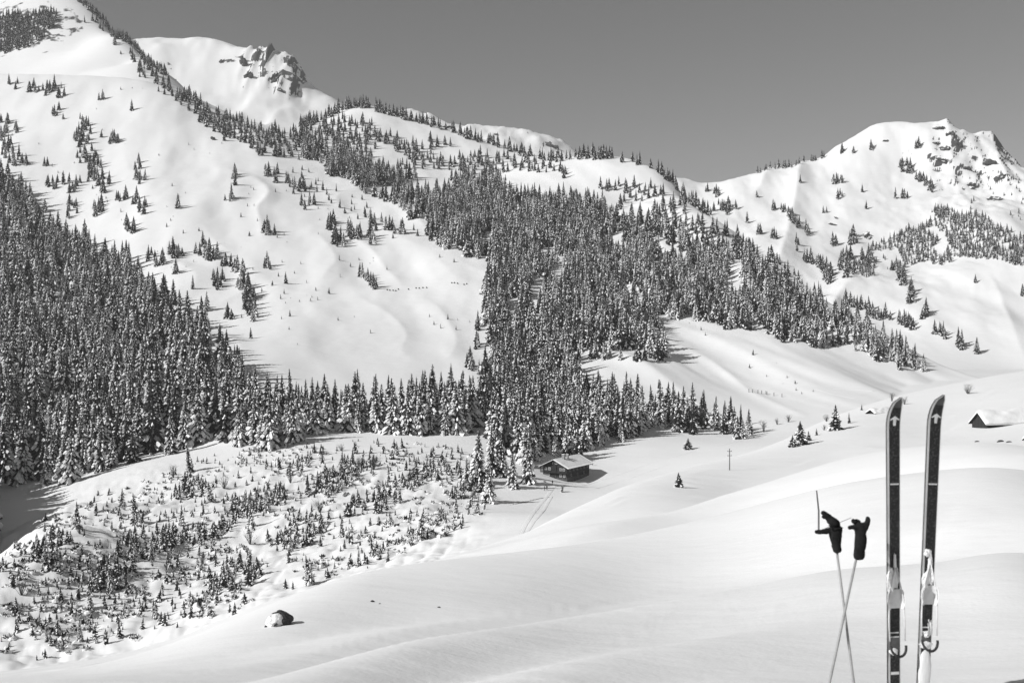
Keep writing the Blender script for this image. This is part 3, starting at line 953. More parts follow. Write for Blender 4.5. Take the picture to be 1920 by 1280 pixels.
fill(SPRUCES, [(0, 150), (200, 150), (330, 180), (430, 245), (520, 340), (640, 400), (760, 450), (900, 490), (890, 620), (700, 640), (560, 650), (480, 640), (420, 600), (300, 480), (200, 420), (60, 330), (0, 260)], 700, 6.0, (1.5, 5.5), [D, S], 'slope',
     mask=lambda u, v: fbm(np.array(u / 60.0), np.array(v / 30.0), 3, 197) > 0.2)
fill(SPRUCES, [(1240, 600), (1330, 612), (1400, 650), (1560, 740), (1480, 745), (1330, 690), (1260, 630)], 260, 5.0, (1.2, 3.6), [D], 'slope',
     mask=lambda u, v: fbm(np.array((u - 2.0 * v) / 40.0), np.array(v / 60.0), 2, 198) > 0.1)

# young growth on the shrub slope
SHRUB = [(0, 1050), (60, 998), (130, 950), (250, 905), (400, 860), (450, 846), (560, 826), (640, 824), (780, 830), (870, 850), (930, 905), (945, 935), (900, 962), (840, 1002), (700, 1058), (580, 1096), (430, 1141), (300, 1182), (160, 1224), (60, 1238), (0, 1240)]
TALLY = [(255, 982, 64), (145, 990, 52), (228, 950, 40), (785, 1012, 66), (582, 1097, 62), (672, 1062, 36), (358, 884, 60), (855, 962, 38), (893, 962, 40), (85, 1050, 46), (105, 1050, 36), (250, 1050, 52), (285, 1050, 40), (470, 985, 52), (500, 960, 44),
         (640, 880, 40), (660, 868, 34), (667, 850, 24), (1054, 922, 14), (395, 940, 40), (340, 985, 46), (170, 1140, 44), (105, 1190, 30), (150, 1200, 40), (290, 1160, 46), (210, 1110, 50), (640, 1005, 36), (700, 1040, 44), (545, 1035, 34), (430, 1095, 48), (735, 985, 32)]
for (u, v, hp) in TALLY:
    p = spot(u, v)
    add_tree(YOUNG, u, v, hp / F * p[1], 'snowy' if hp > 30 else 'young', 'tall', 0, squeeze=1.0)
for (u, v, ru, rv, n) in [(480, 945, 60, 22, 60), (280, 1025, 60, 22, 60), (215, 1085, 40, 26, 40), (440, 1085, 50, 26, 45), (620, 905, 60, 22, 55), (760, 905, 60, 18, 45), (850, 890, 40, 14, 25), (100, 1030, 40, 24, 26), (160, 1100, 50, 20, 26), (380, 1000, 60, 20, 40), (700, 945, 60, 22, 40), (560, 1000, 60, 30, 40), (700, 860, 70, 16, 26), (820, 865, 60, 16, 26), (560, 870, 60, 18, 24), (360, 915, 50, 18, 22), (880, 915, 40, 18, 24)]:
    for _ in range(n):
        a, q = rng.uniform(0, 6.283), math.sqrt(rng.random())
        u2, v2 = u + ru * q * math.cos(a), v + rv * q * math.sin(a) - 0.28 * ru * q * math.cos(a)
        if inside(SHRUB, np.array(u2), np.array(v2)):
            add_tree(YOUNG, u2, v2, rng.uniform(1.8, 5.2), 'young', 'thicket', 1.1, squeeze=rng.uniform(0.8, 1.3))
fill(YOUNG, SHRUB, 2900, 1.6, (0.9, 3.2), ['young'], 'shrub', mask=lambda u, v: fbm(np.array(u / 50.0), np.array(v / 26.0), 2, 93) > -0.35)


fill(SCRUB, SHRUB, 3600, 0.9, (0.6, 1.7), ['frost'], 'shrub',
     mask=lambda u, v: fbm(np.array(u / 70.0 + 0.3 * v / 40.0), np.array(v / 24.0), 3, 94) > 0.05 + 0.5 * rng.random() - 0.25)


# ------------------------------------------------------------------ build the trees
def tree_thing(name, d, meshes, label, group):
    e = link(name, None, None, (d['x'], d['y'], d['z'] - 0.1), (rng.uniform(-.025, .025), rng.uniform(-.025, .025), rng.uniform(0, 6.283)), (d['h'] * d['w'], d['h'] * d['w'], d['h']))
    e.empty_display_size = 0.2
    tag(e, label, "tree", group)
    for nm, me in zip(("trunk", "crown", "snow_load"), meshes):
        c = link(nm, me, e)
        if nm == "snow_load":
            c["kind"] = "stuff"
    return e


def size_word(px, a, b):
    return "tall" if px > b else ("short" if px < a else "middle-sized")


def spruce_label(d):
    """where it stands, so that only trees nobody could tell apart share a label"""
    u, v, z = d['u'], d['v'], d['zone']
    sz = size_word(d['px'], 74, 96)
    look = "snowy" if d['kind'] == 'snowy' else "dark"
    if z == 'chalet':
        return f"{sz} {look} spruce in the clump left of the chalet", "spruces in the clump by the chalet"
    if z == 'left':
        band = "bottom rim" if v > 850 else ("lower rows" if v > 800 else "middle rows" if v > 740 else "upper rows")
        side = "left edge" if u < 70 else "left half" if u < 150 else "centre" if u < 230 else "right half" if u < 330 else "right flank"
        return f"{sz} {look} spruce, {band} of the left forest, {side}", "spruces of the left forest"
    if z == 'row':
        where = ("where valley wood meets left forest" if u < 520 else "left end of the valley wood" if u < 600 else "valley wood left of its middle" if u < 700 else
                 "middle of the valley wood" if u < 800 else "valley wood right of its middle" if u < 880 else "where valley wood meets spur forest" if u < 960 else "wood behind the clump" if u < 1030 else
                 "wood right behind the chalet" if u < 1120 else "wood just right of the chalet" if u < 1250 else "thin right end of the valley wood")
        return f"{sz} {look} spruce, {where}, {'front' if v > 803 else 'back'} row", "spruces of the valley wood"
    return f"{sz} {look} spruce in the wide forest on the middle spur", "spruces of the middle forest"


ORD = ["leftmost", "second from left", "third from left", "fourth from left", "fifth from left", "sixth from left", "seventh from left", "eighth from left", "ninth from left",
       "tenth from left", "eleventh from left", "twelfth from left", "thirteenth from left", "fourteenth from left", "fifteenth from left", "sixteenth from left",
       "seventeenth from left", "eighteenth from left", "nineteenth from left", "twentieth from left"]


def single_out(items, labeller):
    """labels by look and place; those that still agree are told apart by their order from the left"""
    by = {}
    for d in items:
        if not d.get('label'):
            d['lab'], d['grp'] = labeller(d)
            by.setdefault(d['lab'], []).append(d)
    for lab, ds in by.items():
        if 1 < len(ds) <= len(ORD):
            for k, d in enumerate(sorted(ds, key=lambda q: q['u'])):
                d['lab'] = lab + ", " + (ORD[k] if k < len(ds) - 1 or k == 0 else "rightmost")


in_view = lambda d: -20 < d['u'] < 1940
SPRUCES.sort(key=lambda d: -(d['px'] if in_view(d) else 0) - (1e4 if d['label'] else 0))
own, rest = SPRUCES[:300], SPRUCES[300:]
single_out(own, spruce_label)
for d in own:
    lab, grp = d.get('lab'), d.get('grp')
    k = int(rng.integers(len(PARTS[d['kind']])))
    tree_thing("spruce_tree", d, PARTS[d['kind']][k], d['label'] or lab, None if d['label'] else grp)

YOUNG.sort(key=lambda d: -(d['px'] if in_view(d) else 0))
yown, yrest = YOUNG[:300], YOUNG[300:]
def young_label(d):
    u, v = d['u'], d['v']
    sz = size_word(d['px'], 26, 34)
    col = ("left rim" if u < 100 else "far left" if u < 180 else "left" if u < 260 else "centre left" if u < 350 else "centre" if u < 440 else "centre right" if u < 540 else "right" if u < 640 else "far right" if u < 760 else "right rim")
    row = float(np.interp(u, [0, 300, 600, 900], [1140, 1050, 970, 910]))
    band = "top" if v < row - 45 else "upper" if v < row else "lower" if v < row + 45 else "bottom"
    return f"{sz} young snowy spruce, {band} {col} of the shrub slope", "young spruces on the shrub slope"


single_out(yown, young_label)
for i, d in enumerate(yown):
    lab, grp = d['lab'], d['grp']
    me = WHOLE[d['kind']][int(rng.integers(6))]
    o = link("young_spruce", me, None, (d['x'], d['y'], d['z'] - 0.12 * d['h'] * rng.random()), (rng.uniform(-.14, .14), rng.uniform(-.14, .14), rng.uniform(0, 6.283)), (d['h'] * d['w'], d['h'] * d['w'], d['h']))
    tag(o, lab, "tree", grp)


def scatter_object(name, items, meshes_by_kind, label, category):
    """one object: points on the land, each carrying a tree (geometry nodes)"""
    kinds = sorted({d['kind'] for d in items})
    table = []
    for k in kinds:
        for me in meshes_by_kind[k]:
            table.append((k, me))
    n = len(items)
    me = bpy.data.meshes.new(name)
    me.vertices.add(n)
    me.vertices.foreach_set("co", np.array([(d['x'], d['y'], d['z'] - 0.1) for d in items], float).ravel())
    var = me.attributes.new("variant", 'INT', 'POINT')
    idx = []
    for d in items:
        ch = [i for i, (k, _) in enumerate(table) if k == d['kind']]
        idx.append(ch[int(rng.integers(len(ch)))])
    var.data.foreach_set("value", np.array(idx, np.int32))
    sc = me.attributes.new("size", 'FLOAT_VECTOR', 'POINT')
    sc.data.foreach_set("vector", np.array([(d['h'] * d['w'], d['h'] * d['w'], d['h']) for d in items], float).ravel())
    ro = me.attributes.new("turn", 'FLOAT_VECTOR', 'POINT')
    ro.data.foreach_set("vector", np.array([(rng.uniform(-.03, .03), rng.uniform(-.03, .03), rng.uniform(0, 6.283)) for d in items], float).ravel())
    ob = link(name, me)
    ng = bpy.data.node_groups.new(name + "_nodes", 'GeometryNodeTree')
    ng.interface.new_socket("Geometry", in_out='INPUT', socket_type='NodeSocketGeometry')
    ng.interface.new_socket("Geometry", in_out='OUTPUT', socket_type='NodeSocketGeometry')
    N, Lk = ng.nodes, ng.links
    gi, go = N.new("NodeGroupInput"), N.new("NodeGroupOutput")
    join = N.new("GeometryNodeJoinGeometry")

    def named(nm, ty):
        q = N.new("GeometryNodeInputNamedAttribute")
        q.data_type = ty
        q.inputs[0].default_value = nm
        return q.outputs[0]
    a_var, a_size, a_turn = named("variant", 'INT'), named("size", 'FLOAT_VECTOR'), named("turn", 'FLOAT_VECTOR')
    for i, (k, pm) in enumerate(table):
        src = bpy.data.objects.new(name + "_member", pm)      # only a source for the instances, never in the scene
        oi = N.new("GeometryNodeObjectInfo")
        oi.inputs["Object"].default_value = src
        oi.inputs["As Instance"].default_value = True
        cmp_ = N.new("FunctionNodeCompare")
        cmp_.data_type = 'INT'
        cmp_.operation = 'EQUAL'
        Lk.new(a_var, cmp_.inputs[2])
        cmp_.inputs[3].default_value = i
        iop = N.new("GeometryNodeInstanceOnPoints")
        Lk.new(gi.outputs[0], iop.inputs["Points"])
        Lk.new(cmp_.outputs[0], iop.inputs["Selection"])
        Lk.new(oi.outputs["Geometry"], iop.inputs["Instance"])
        rt = N.new("FunctionNodeEulerToRotation")
        Lk.new(a_turn, rt.inputs[0])
        Lk.new(rt.outputs[0], iop.inputs["Rotation"])
        Lk.new(a_size, iop.inputs["Scale"])
        Lk.new(iop.outputs[0], join.inputs[0])
    Lk.new(join.outputs[0], go.inputs[0])
    md = ob.modifiers.new("scatter", 'NODES')
    md.node_group = ng
    tag(ob, label, category, kind="stuff")
    return ob


scatter_object("spruce_forest", rest, WHOLE, "distant spruce forest covering the mountain slopes and ridges", "forest")
scatter_object("young_spruce_thicket", yrest, WHOLE, "small snowed-in spruce shrubs dotted over the shrub slope", "thicket")
scatter_object("low_shrubs", SCRUB, WHOLE, "frosted low shrubs half buried in the snow of the shrub slope", "shrubs")
print("TREES", len(SPRUCES), len(YOUNG), "smallest own px", own[-1]['px'], yown[-1]['px'])


# ------------------------------------------------------------------ bare bushes
BUSH_LIST = [
    (1432, 810, 24, "bare grey bush on the meadow right of the valley wood, largest of three"), (1457, 796, 13, "smallest bare bush, between two others on the meadow"), (1478, 791, 15, "bare bush farthest right of the three on the meadow"),
    (1815, 738, 20, "round bare bush on the crest right of the skis"), (1672, 752, 17, "bare bush peeking out behind the left ski tip"), (1696, 758, 16, "leaning bare bush between the two ski tips"),
    (1545, 806, 11, "little bare bush left of the tallest crest spruce"), (1550, 790, 14, "bare sapling just left of the tallest crest spruce"), (1054, 921, 14, "low dark bush on the snow in front of the chalet"),
    (700, 880, 32, "tall bare bush on the shrub slope below the middle of the wood"), (672, 878, 26, "bare bush left of the tall bare one on the shrub slope"), (640, 845, 14, "small bare bush at the upper rim of the shrub slope"),
    (325, 895, 26, "bare bush at the upper left of the shrub slope"), (40, 1115, 34, "bare bush low at the left edge of the shrub slope"), (150, 1000, 20, "bare bush at the left rim of the shrub slope"),
    (420, 915, 24, "bare bush above the thicket on the shrub slope"), (545, 905, 24, "bare bush in the thicket under the wood"), (600, 960, 26, "bare bush in the middle of the shrub slope"), (470, 1020, 30, "wide bare bush low on the shrub slope"),
    (770, 900, 24, "bare bush in the right thicket of the shrub slope"), (380, 1060, 28, "bare bush near the lower rim of the shrub slope"),
]
for i, (u, v, hp, lab) in enumerate(BUSH_LIST):
    p = spot(u, v)
    h = hp / F * p[1]
    o = link("bare_bush", BUSHES[i % 4], None, (p[0], p[1], p[2] - 0.03 * h), (0, 0, i * 1.3), (h * 1.1, h * 1.1, h))
    tag(o, lab, "bush", "bare bushes")


# ------------------------------------------------------------------ rocks
def rock_mesh(name, seed, sub=3, rough=0.35, flat=1.0, freq=1.5, mat=M_ROCK):
    bm = bmesh.new()
    bmesh.ops.create_icosphere(bm, subdivisions=sub, radius=1.0)
    co = np.array([v.co[:] for v in bm.verts])
    n = fbm(co[:, 0] * freq + seed * 3.1 + co[:, 2] * 1.7, co[:, 1] * freq - seed * 1.7 + co[:, 2] * 0.9, 4, seed)
    for v, k in zip(bm.verts, n):
        v.co *= 1.0 + rough * k
        v.co.z *= flat
    me = bpy.data.meshes.new(name)
    bm.to_mesh(me)
    bm.free()
    me.materials.append(mat)
    return me


def rock_snow_mat():
    """bare rock with snow lying on whatever faces up"""
    m, nt, b = new_mat("snowy_crag")
    geo = nt.nodes.new("ShaderNodeNewGeometry")
    sep = nt.nodes.new("ShaderNodeSeparateXYZ")
    nt.links.new(geo.outputs["Normal"], sep.inputs[0])
    no = nt.nodes.new("ShaderNodeTexNoise")
    no.inputs["Scale"].default_value = 0.12
    no.inputs["Detail"].default_value = 6
    nt.links.new(geo.outputs["Position"], no.inputs["Vector"])
    ad = nt.nodes.new("ShaderNodeMath")
    ad.operation = 'ADD'
    nt.links.new(sep.outputs[2], ad.inputs[0])
    nt.links.new(no.outputs["Fac"], ad.inputs[1])
    rp = nt.nodes.new("ShaderNodeValToRGB")
    rp.color_ramp.elements[0].position = 0.5
    rp.color_ramp.elements[0].color = (0.07, 0.07, 0.07, 1)
    rp.color_ramp.elements[1].position = 0.56
    rp.color_ramp.elements[1].color = (0.85, 0.85, 0.85, 1)
    md = nt.nodes.new("ShaderNodeMath")
    md.operation = 'MULTIPLY'
    md.inputs[1].default_value = 0.42
    nt.links.new(ad.outputs[0], md.inputs[0])
    nt.links.new(md.outputs[0], rp.inputs[0])
    nt.links.new(rp.outputs[0], b.inputs["Base Color"])
    b.inputs["Roughness"].default_value = 0.9
    return m


M_CRAG = rock_snow_mat()
CRAGS = [rock_mesh("crag", 31 + k, 3, 0.55, 1.0, 1.4, M_CRAG) for k in range(5)]
CRAG_LIST = [  # u, v, half width px, half height px, label
    (457, 122, 7, 16, "upper dark rock rib left of the craggy summit"), (468, 146, 8, 15, "lower dark rock rib left of the craggy summit"), (413, 118, 4, 9, "faint small rock rib on the white summit"),
    (512, 148, 9, 22, "long dark cliff below the craggy summit"), (540, 122, 9, 20, "steep rock face right of the summit gully"),
    (526, 172, 7, 10, "lowest rock of the summit cliff"),
    (800, 222, 12, 5, "rocky top of the first far peak"), (830, 238, 12, 5, "rocks on the right side of the first far peak"), (931, 253, 5, 4, "tiny rock knob on the far snow ridge"), (1032, 274, 12, 7, "rocky nose of the third far peak"),
    (1762, 242, 9, 5, "rock at the top of the right mountain"), (1780, 252, 9, 7, "rock below the top of the right mountain"), (1756, 270, 8, 5, "left rock of the cliff band on the right mountain"), (1776, 278, 11, 9, "middle rock of the cliff band on the right mountain"), (1797, 272, 9, 10, "right rock of the cliff band on the right mountain"),
    (1775, 301, 16, 5, "lower ledge of the cliff band on the right mountain"), (1860, 308, 14, 7, "rock ledge near the right edge of the right mountain"), (1815, 320, 12, 4, "thin ledge right of the cliff band"), (1880, 330, 10, 7, "dark rock at the far right skyline"),
    (1820, 350, 12, 8, "rock in the scrub of the right mountain"), (1868, 375, 12, 8, "rock among the highest scrub at the right edge"),
    (1598, 388, 9, 2, "thin rock ledge on the white bowl of the right mountain"), (1572, 410, 8, 3, "dark rock lip in the bowl of the right mountain"), (1562, 422, 8, 2, "lower rock lip in the bowl of the right mountain"), (1626, 446, 7, 14, "narrow dark cleft above the grove on the right mountain"),
    (1660, 265, 6, 2, "small rock under the round top of the right mountain"),
    (447, 262, 9, 12, "rock among the trees at the left ridge"), (435, 250, 7, 5, "small rock above the ridge trees"), (400, 262, 4, 8, "short rock rib on the white slope under the ridge"), (825, 412, 8, 12, "pale crag at the left border of the middle forest"), (846, 436, 9, 9, "lower crag at the left border of the middle forest"),
]
for i, (u, v, hw, hh, lab) in enumerate(CRAG_LIST):
    p = spot(u, v)
    if p is None:
        continue
    k = p[1] / F
    o = link("rock_outcrop", CRAGS[i % 5], None, (p[0], p[1] + 0.55 * hw * k, p[2]), (0.5, 0, i * 0.9), (hw * k * 0.95, hw * k * 0.9, hh * k * 0.9))
    tag(o, lab, "rock", "rock outcrops")

# the boulder on the near meadow: a dark block under a thick cap of snow
p = spot(521, 1172)
k = p[1] / F
e = link("boulder", None, None, (p[0], p[1], p[2]))
tag(e, "dark boulder with a thick snow cap lying alone on the foreground slope", "boulder")
bm_ = rock_mesh("boulder_rock", 5, 4, 0.16, 0.8, 1.2, M_DARKROCK)
link("rock", bm_, e, (3 * k, 12 * k, 8 * k), (0, 0.15, 0.4), (23 * k, 17 * k, 19 * k))
cap = rock_mesh("boulder_snow", 8, 4, 0.12, 0.85, 1.1, M_CAPSNOW)
link("snow_cap", cap, e, (-6 * k, 2 * k, 7 * k), (0, -0.25, 0.2), (18.5 * k, 17 * k, 17.5 * k))
kn = rock_mesh("boulder_knob", 9, 2, 0.2, 0.6, 1.2, M_DARKROCK)
link("rock_knob", kn, e, (-1 * k, -14 * k, 5 * k), (0, -0.4, 0), (5 * k, 4 * k, 3.4 * k))
link("rock_knob", kn, e, (-20 * k, -8 * k, -1 * k), (0.3, -0.8, 0), (4 * k, 4 * k, 6 * k))

SMALL_ROCKS = [(698, 1127, 4, "small dark stone breaking the snow edge in the foreground"), (712, 1131, 2.4, "pebble-sized stone right of the small dark stone"), (823, 1138, 3, "flat stone in the grey foreground snow"),
               (1832, 828, 5, "dark stone below the snowed-in hut"), (1876, 828, 6, "dark beam-like rock below the hut eave"), (1892, 829, 6, "second dark rock below the hut eave"), (1021, 903, 3, "dark stone left of the chalet door")]
for i, (u, v, w, lab) in enumerate(SMALL_ROCKS):
    p = spot(u, v)
    k = p[1] / F
    o = link("stone", kn if i % 2 else bm_, None, (p[0], p[1], p[2]), (0, 0, i * 1.1), (w * k, w * k, w * k * 0.7))
    tag(o, lab, "stone", "stones in the snow")
NTH = ["first", "second", "third", "fourth", "fifth", "sixth", "seventh", "eighth", "ninth", "tenth", "eleventh", "twelfth", "thirteenth", "fourteenth", "fifteenth", "sixteenth"]
DOTS = [(726, 544), (731, 545), (737, 545), (742, 546), (747, 543), (766, 543), (780, 541), (786, 541), (793, 540), (800, 540), (847, 531), (852, 531), (858, 532), (870, 534), (875, 533)]
for i, (u, v) in enumerate(DOTS):
    p = spot(u, v)
    k = p[1] / F
    o = link("stone", kn, None, (p[0], p[1], p[2] + 0.4), (0, 0, i * 1.7), (1.5 * k, 1.5 * k, 2.6 * k))
    tag(o, f"tiny dark stone in the row across the white slope, {NTH[i]} from left", "stone", "row of stones on the white slope")

# ------------------------------------------------------------------ posts
for i, (u, v) in enumerate([(1404, 735), (1411, 736), (1421, 737), (1428, 738), (1436, 739), (1438, 740), (1451, 742), (1466, 744)]):
    p = spot(u, v)
    m = MB().tube([(0, 0, -0.5), (0.05, 0, 1.2), (0, 0, 2.3)], [0.22, 0.2, 0.16], n=6)
    m.tube([(0, 0, 2.28), (0, 0, 2.55)], [0.28, 0.12], n=6, mi=1)
    o = m.build("fence_post", [M_TIMBER2, M_TSNOW], None, loc=p)
    tag(o, f"short snow-capped fence post on the far meadow, {NTH[i]} from left", "post", "fence posts on the far meadow")

p = spot(1373, 884)
pole = link("utility_pole", None, None, (p[0], p[1] + 2, float(ground_z(p[0], p[1] + 2))))
tag(pole, "thin wooden utility pole standing behind the near crest", "pole")
hp = 41 / F * p[1]
MB().tube([(0, 0, -1), (0, 0, hp)], [0.10, 0.07], n=8).build("shaft", M_TIMBER2, pole)
for z in (0.86, 0.66):
    MB().box(-0.38, 0.38, -0.04, 0.04, hp * z, hp * z + 0.08).build("cross_arm", M_TIMBER2, pole)
    for sx in (-0.32, 0.32):
        MB().tube([(sx, 0, hp * z + 0.08), (sx, 0, hp * z + 0.24)], [0.03, 0.045], n=6).build("insulator", M_PALE, pole)

p = spot(1535, 995)
stake = MB()
hs = 76 / F * p[1]
stake.tube([(0, 0, -0.3), (0, 0, hs * 0.5), (-4 / F * p[1], 0, hs)], [0.027, 0.024, 0.02], n=8)
o = stake.build("snow_stake", M_TIMBER2, None, loc=p)
tag(o, "thin straight stake in the snow behind the left glove", "stake")


# ------------------------------------------------------------------ ski tracks pressed into the snow
TRACKS = [([(976, 1002), (984, 985), (996, 966), (1012, 946), (1028, 927), (1040, 910)], 1.5), ([(986, 1000), (1000, 978), (1020, 955), (1034, 930)], 1.3), ([(955, 946), (985, 940), (1010, 934), (1032, 931)], 1.0),
          ([(1095, 910), (1150, 893), (1220, 868), (1300, 846), (1390, 826)], 1.4), ([(1120, 915), (1180, 897), (1260, 868)], 1.2),
          ([(1528, 728), (1560, 738), (1600, 746), (1640, 733), (1612, 730), (1560, 728)], 2.4)]
for ti, (pts, wd) in enumerate(TRACKS):
    xs = np.array([p[0] for p in pts], float)
    ys = np.array([p[1] for p in pts], float)
    tt = np.linspace(0, len(pts) - 1, len(pts) * 14)
    path = [spot(float(np.interp(a, range(len(pts)), xs)), float(np.interp(a, range(len(pts)), ys)), 200.0) for a in tt]
    path = [Vector(p) for p in path if p]
    m = MB()
    rows_ = []
    prof = [(-1.0, -0.05), (-0.7, 0.14), (-0.42, 0.02), (-0.15, 0.10), (0.15, 0.10), (0.42, 0.02), (0.7, 0.14), (1.0, -0.05)]
    for i, c in enumerate(path):
        d = path[min(i + 1, len(path) - 1)] - path[max(i - 1, 0)]
        n_ = Vector((-d.y, d.x, 0)).normalized()
        for (a, h) in prof:
            x, y = c.x + n_.x * a * wd * 0.5, c.y + n_.y * a * wd * 0.5
            m.v.append((x, y, float(ground_z(x, y)) + h * (0.8 + 0.4 * rng.random())))
    for i in range(len(path) - 1):
        for j in range(len(prof) - 1):
            a = i * len(prof) + j
            m.f.append((a, a + 1, a + len(prof) + 1, a + len(prof)))
    m.m = [0] * len(m.f)
    o = m.build("ski_track", M_SNOW_FAR, None, True)
    tag(o, "ski track pressed into the snow", "track", kind="structure")

# ------------------------------------------------------------------ chalet
def window(parent, x, y, z, w, h, ax, mat=M_PALE):
    """a window on a wall facing -y (ax 0) or +x (ax 1); frame, panes and a sill"""
    d = 0.10
    f, g = MB(), MB()
    t = 0.14
    segs = [(-w / 2, w / 2, 0, t), (-w / 2, w / 2, h - t, h), (-w / 2, -w / 2 + t, t, h - t), (w / 2 - t, w / 2, t, h - t), (-t * 0.35, t * 0.35, t, h - t), ]
    for (a0, a1, b0, b1) in segs:
        if ax == 0:
            f.box(x + a0, x + a1, y - d, y, z + b0, z + b1)
        else:
            f.box(x, x + d, y + a0, y + a1, z + b0, z + b1)
    win = f.build("window", mat, parent)
    for q in (-1, 1):
        g = MB()
        c = q * (w / 4)
        a0, a1 = c - w / 4 + t * 0.7, c + w / 4 - t * 0.7
        if ax == 0:
            g.box(x + a0, x + a1, y - d * 0.4, y - 0.01, z + t, z + h - t)
        else:
            g.box(x + 0.01, x + d * 0.4, y + a0, y + a1, z + t, z + h - t)
        g.build("pane", M_GLASS, win)
    sl = MB()
    if ax == 0:
        sl.box(x - w / 2 - .1, x + w / 2 + .1, y - d - .16, y, z - 0.1, z - 0.003)
    else:
        sl.box(x, x + d + .16, y - w / 2 - .1, y + w / 2 + .1, z - 0.1, z - 0.003)
    sl.build("sill", M_TIMBER2, win)
    return win


p = spot(1063, 903)
ch = link("chalet", None, None, (p[0], p[1], p[2] + 0.55), (0, 0, math.radians(-32)), (1.1, 1.1, 1.0))
tag(ch, "dark timber mountain chalet with snow-covered gable roof and balcony", "house")
W, Ln, EH, RH = 10.0, 17.5, 5.3, 7.9     # local: gable faces -y, the near corner is (0, 0); the house runs to -x and +y
x0, x1 = -W, 0.0
xm = -W / 2
b = MB()
b.box(x0, x1, 0, Ln, -4.0, 0.9)
b.build("stone_base", M_STONE, ch)
# board walls, each board a piece
nb = 20
bw = W / nb
for i in range(nb):
    a0, a1 = x0 + i * bw, x0 + (i + 1) * bw
    roofz = lambda x: RH - (RH - EH) * abs(x - xm) / (W / 2)
    pr = 0.02 * (i % 2)
    q = MB()
    za, zb = roofz(a0), roofz(a1)
    v = [(a0, 0.05 - pr, 0.9), (a1 - 0.02, 0.05 - pr, 0.9), (a1 - 0.02, 0.05 - pr, zb), (a0, 0.05 - pr, za), (a0, 0.3, 0.9), (a1 - 0.02, 0.3, 0.9), (a1 - 0.02, 0.3, zb), (a0, 0.3, za)]
    q.add(v, [(0, 1, 2, 3), (5, 4, 7, 6), (0, 3, 7, 4), (1, 5, 6, 2), (3, 2, 6, 7), (0, 4, 5, 1)])
    q.build("wall_board", M_TIMBER, ch)
nb2 = 24
bl = (Ln - 0.3) / nb2
for i in range(nb2):
    a0 = 0.3 + i * bl
    pr = 0.02 * (i % 2)
    for (xx0, xx1) in ((-0.25, -0.03 + pr), (-W + 0.03 - pr, -W + 0.25)):
        MB().box(xx0, xx1, a0, a0 + bl - 0.02, 0.9, EH).build("wall_board", M_TIMBER, ch)
MB().add([(x0 + .05, Ln, .9), (x1 - .05, Ln, .9), (x1 - .05, Ln, EH), (xm, Ln, RH), (x0 + .05, Ln, EH)], [(4, 3, 2, 1, 0)]).build("back_wall", M_TIMBER, ch)
for (zz, hh, xs) in [(1.15, 1.1, (-9.0, -7.7, -2.6, -1.1)), (3.55, 1.15, (-8.8, -7.3, -2.6, -1.3)), (6.15, 0.75, (-5.6, -4.5))]:
    for xx in xs:
        window(ch, xx, 0.03, zz, 0.95, hh, 0)
for yy in (2.2, 5.0, 7.8, 10.6, 13.4, 15.9):
    window(ch, 0.0, yy, 3.4, 0.95, 1.1, 1, M_TIMBER2)
for yy in (3.2, 8.0, 13.0):
    window(ch, 0.0, yy, 1.2, 0.9, 1.0, 1, M_TIMBER2)
d = MB().box(-5.6, -4.5, -0.06, 0.03, 0.2, 2.2).build("door", M_TIMBER, ch)
MB().box(-4.68, -4.6, -0.14, -0.06, 1.1, 1.3).build("handle", M_PALE, d)
bal = MB()
bal.box(x0 - 0.6, x1 + 0.25, -1.15, 0.0, 2.72, 2.9)
bal = bal.build("balcony", M_TIMBER, ch)
MB().box(x0 - 0.6, x1 + 0.25, -1.2, -1.08, 3.66, 3.76).build("handrail", M_TIMBER, bal)
n = 30
for i in range(n):
    xx = x0 - 0.55 + i * (W + 0.75) / (n - 1)
    MB().box(xx - 0.11, xx + 0.11, -1.16, -1.11, 2.9, 3.66).build("baluster_board", M_TIMBER, bal)
for xx in (x0 - 0.45, xm, x1 + 0.1):
    MB().box(xx - 0.1, xx + 0.1, -1.1, -0.9, 3.76, 5.6 if xx != xm else 7.0).build("post", M_TIMBER, bal)


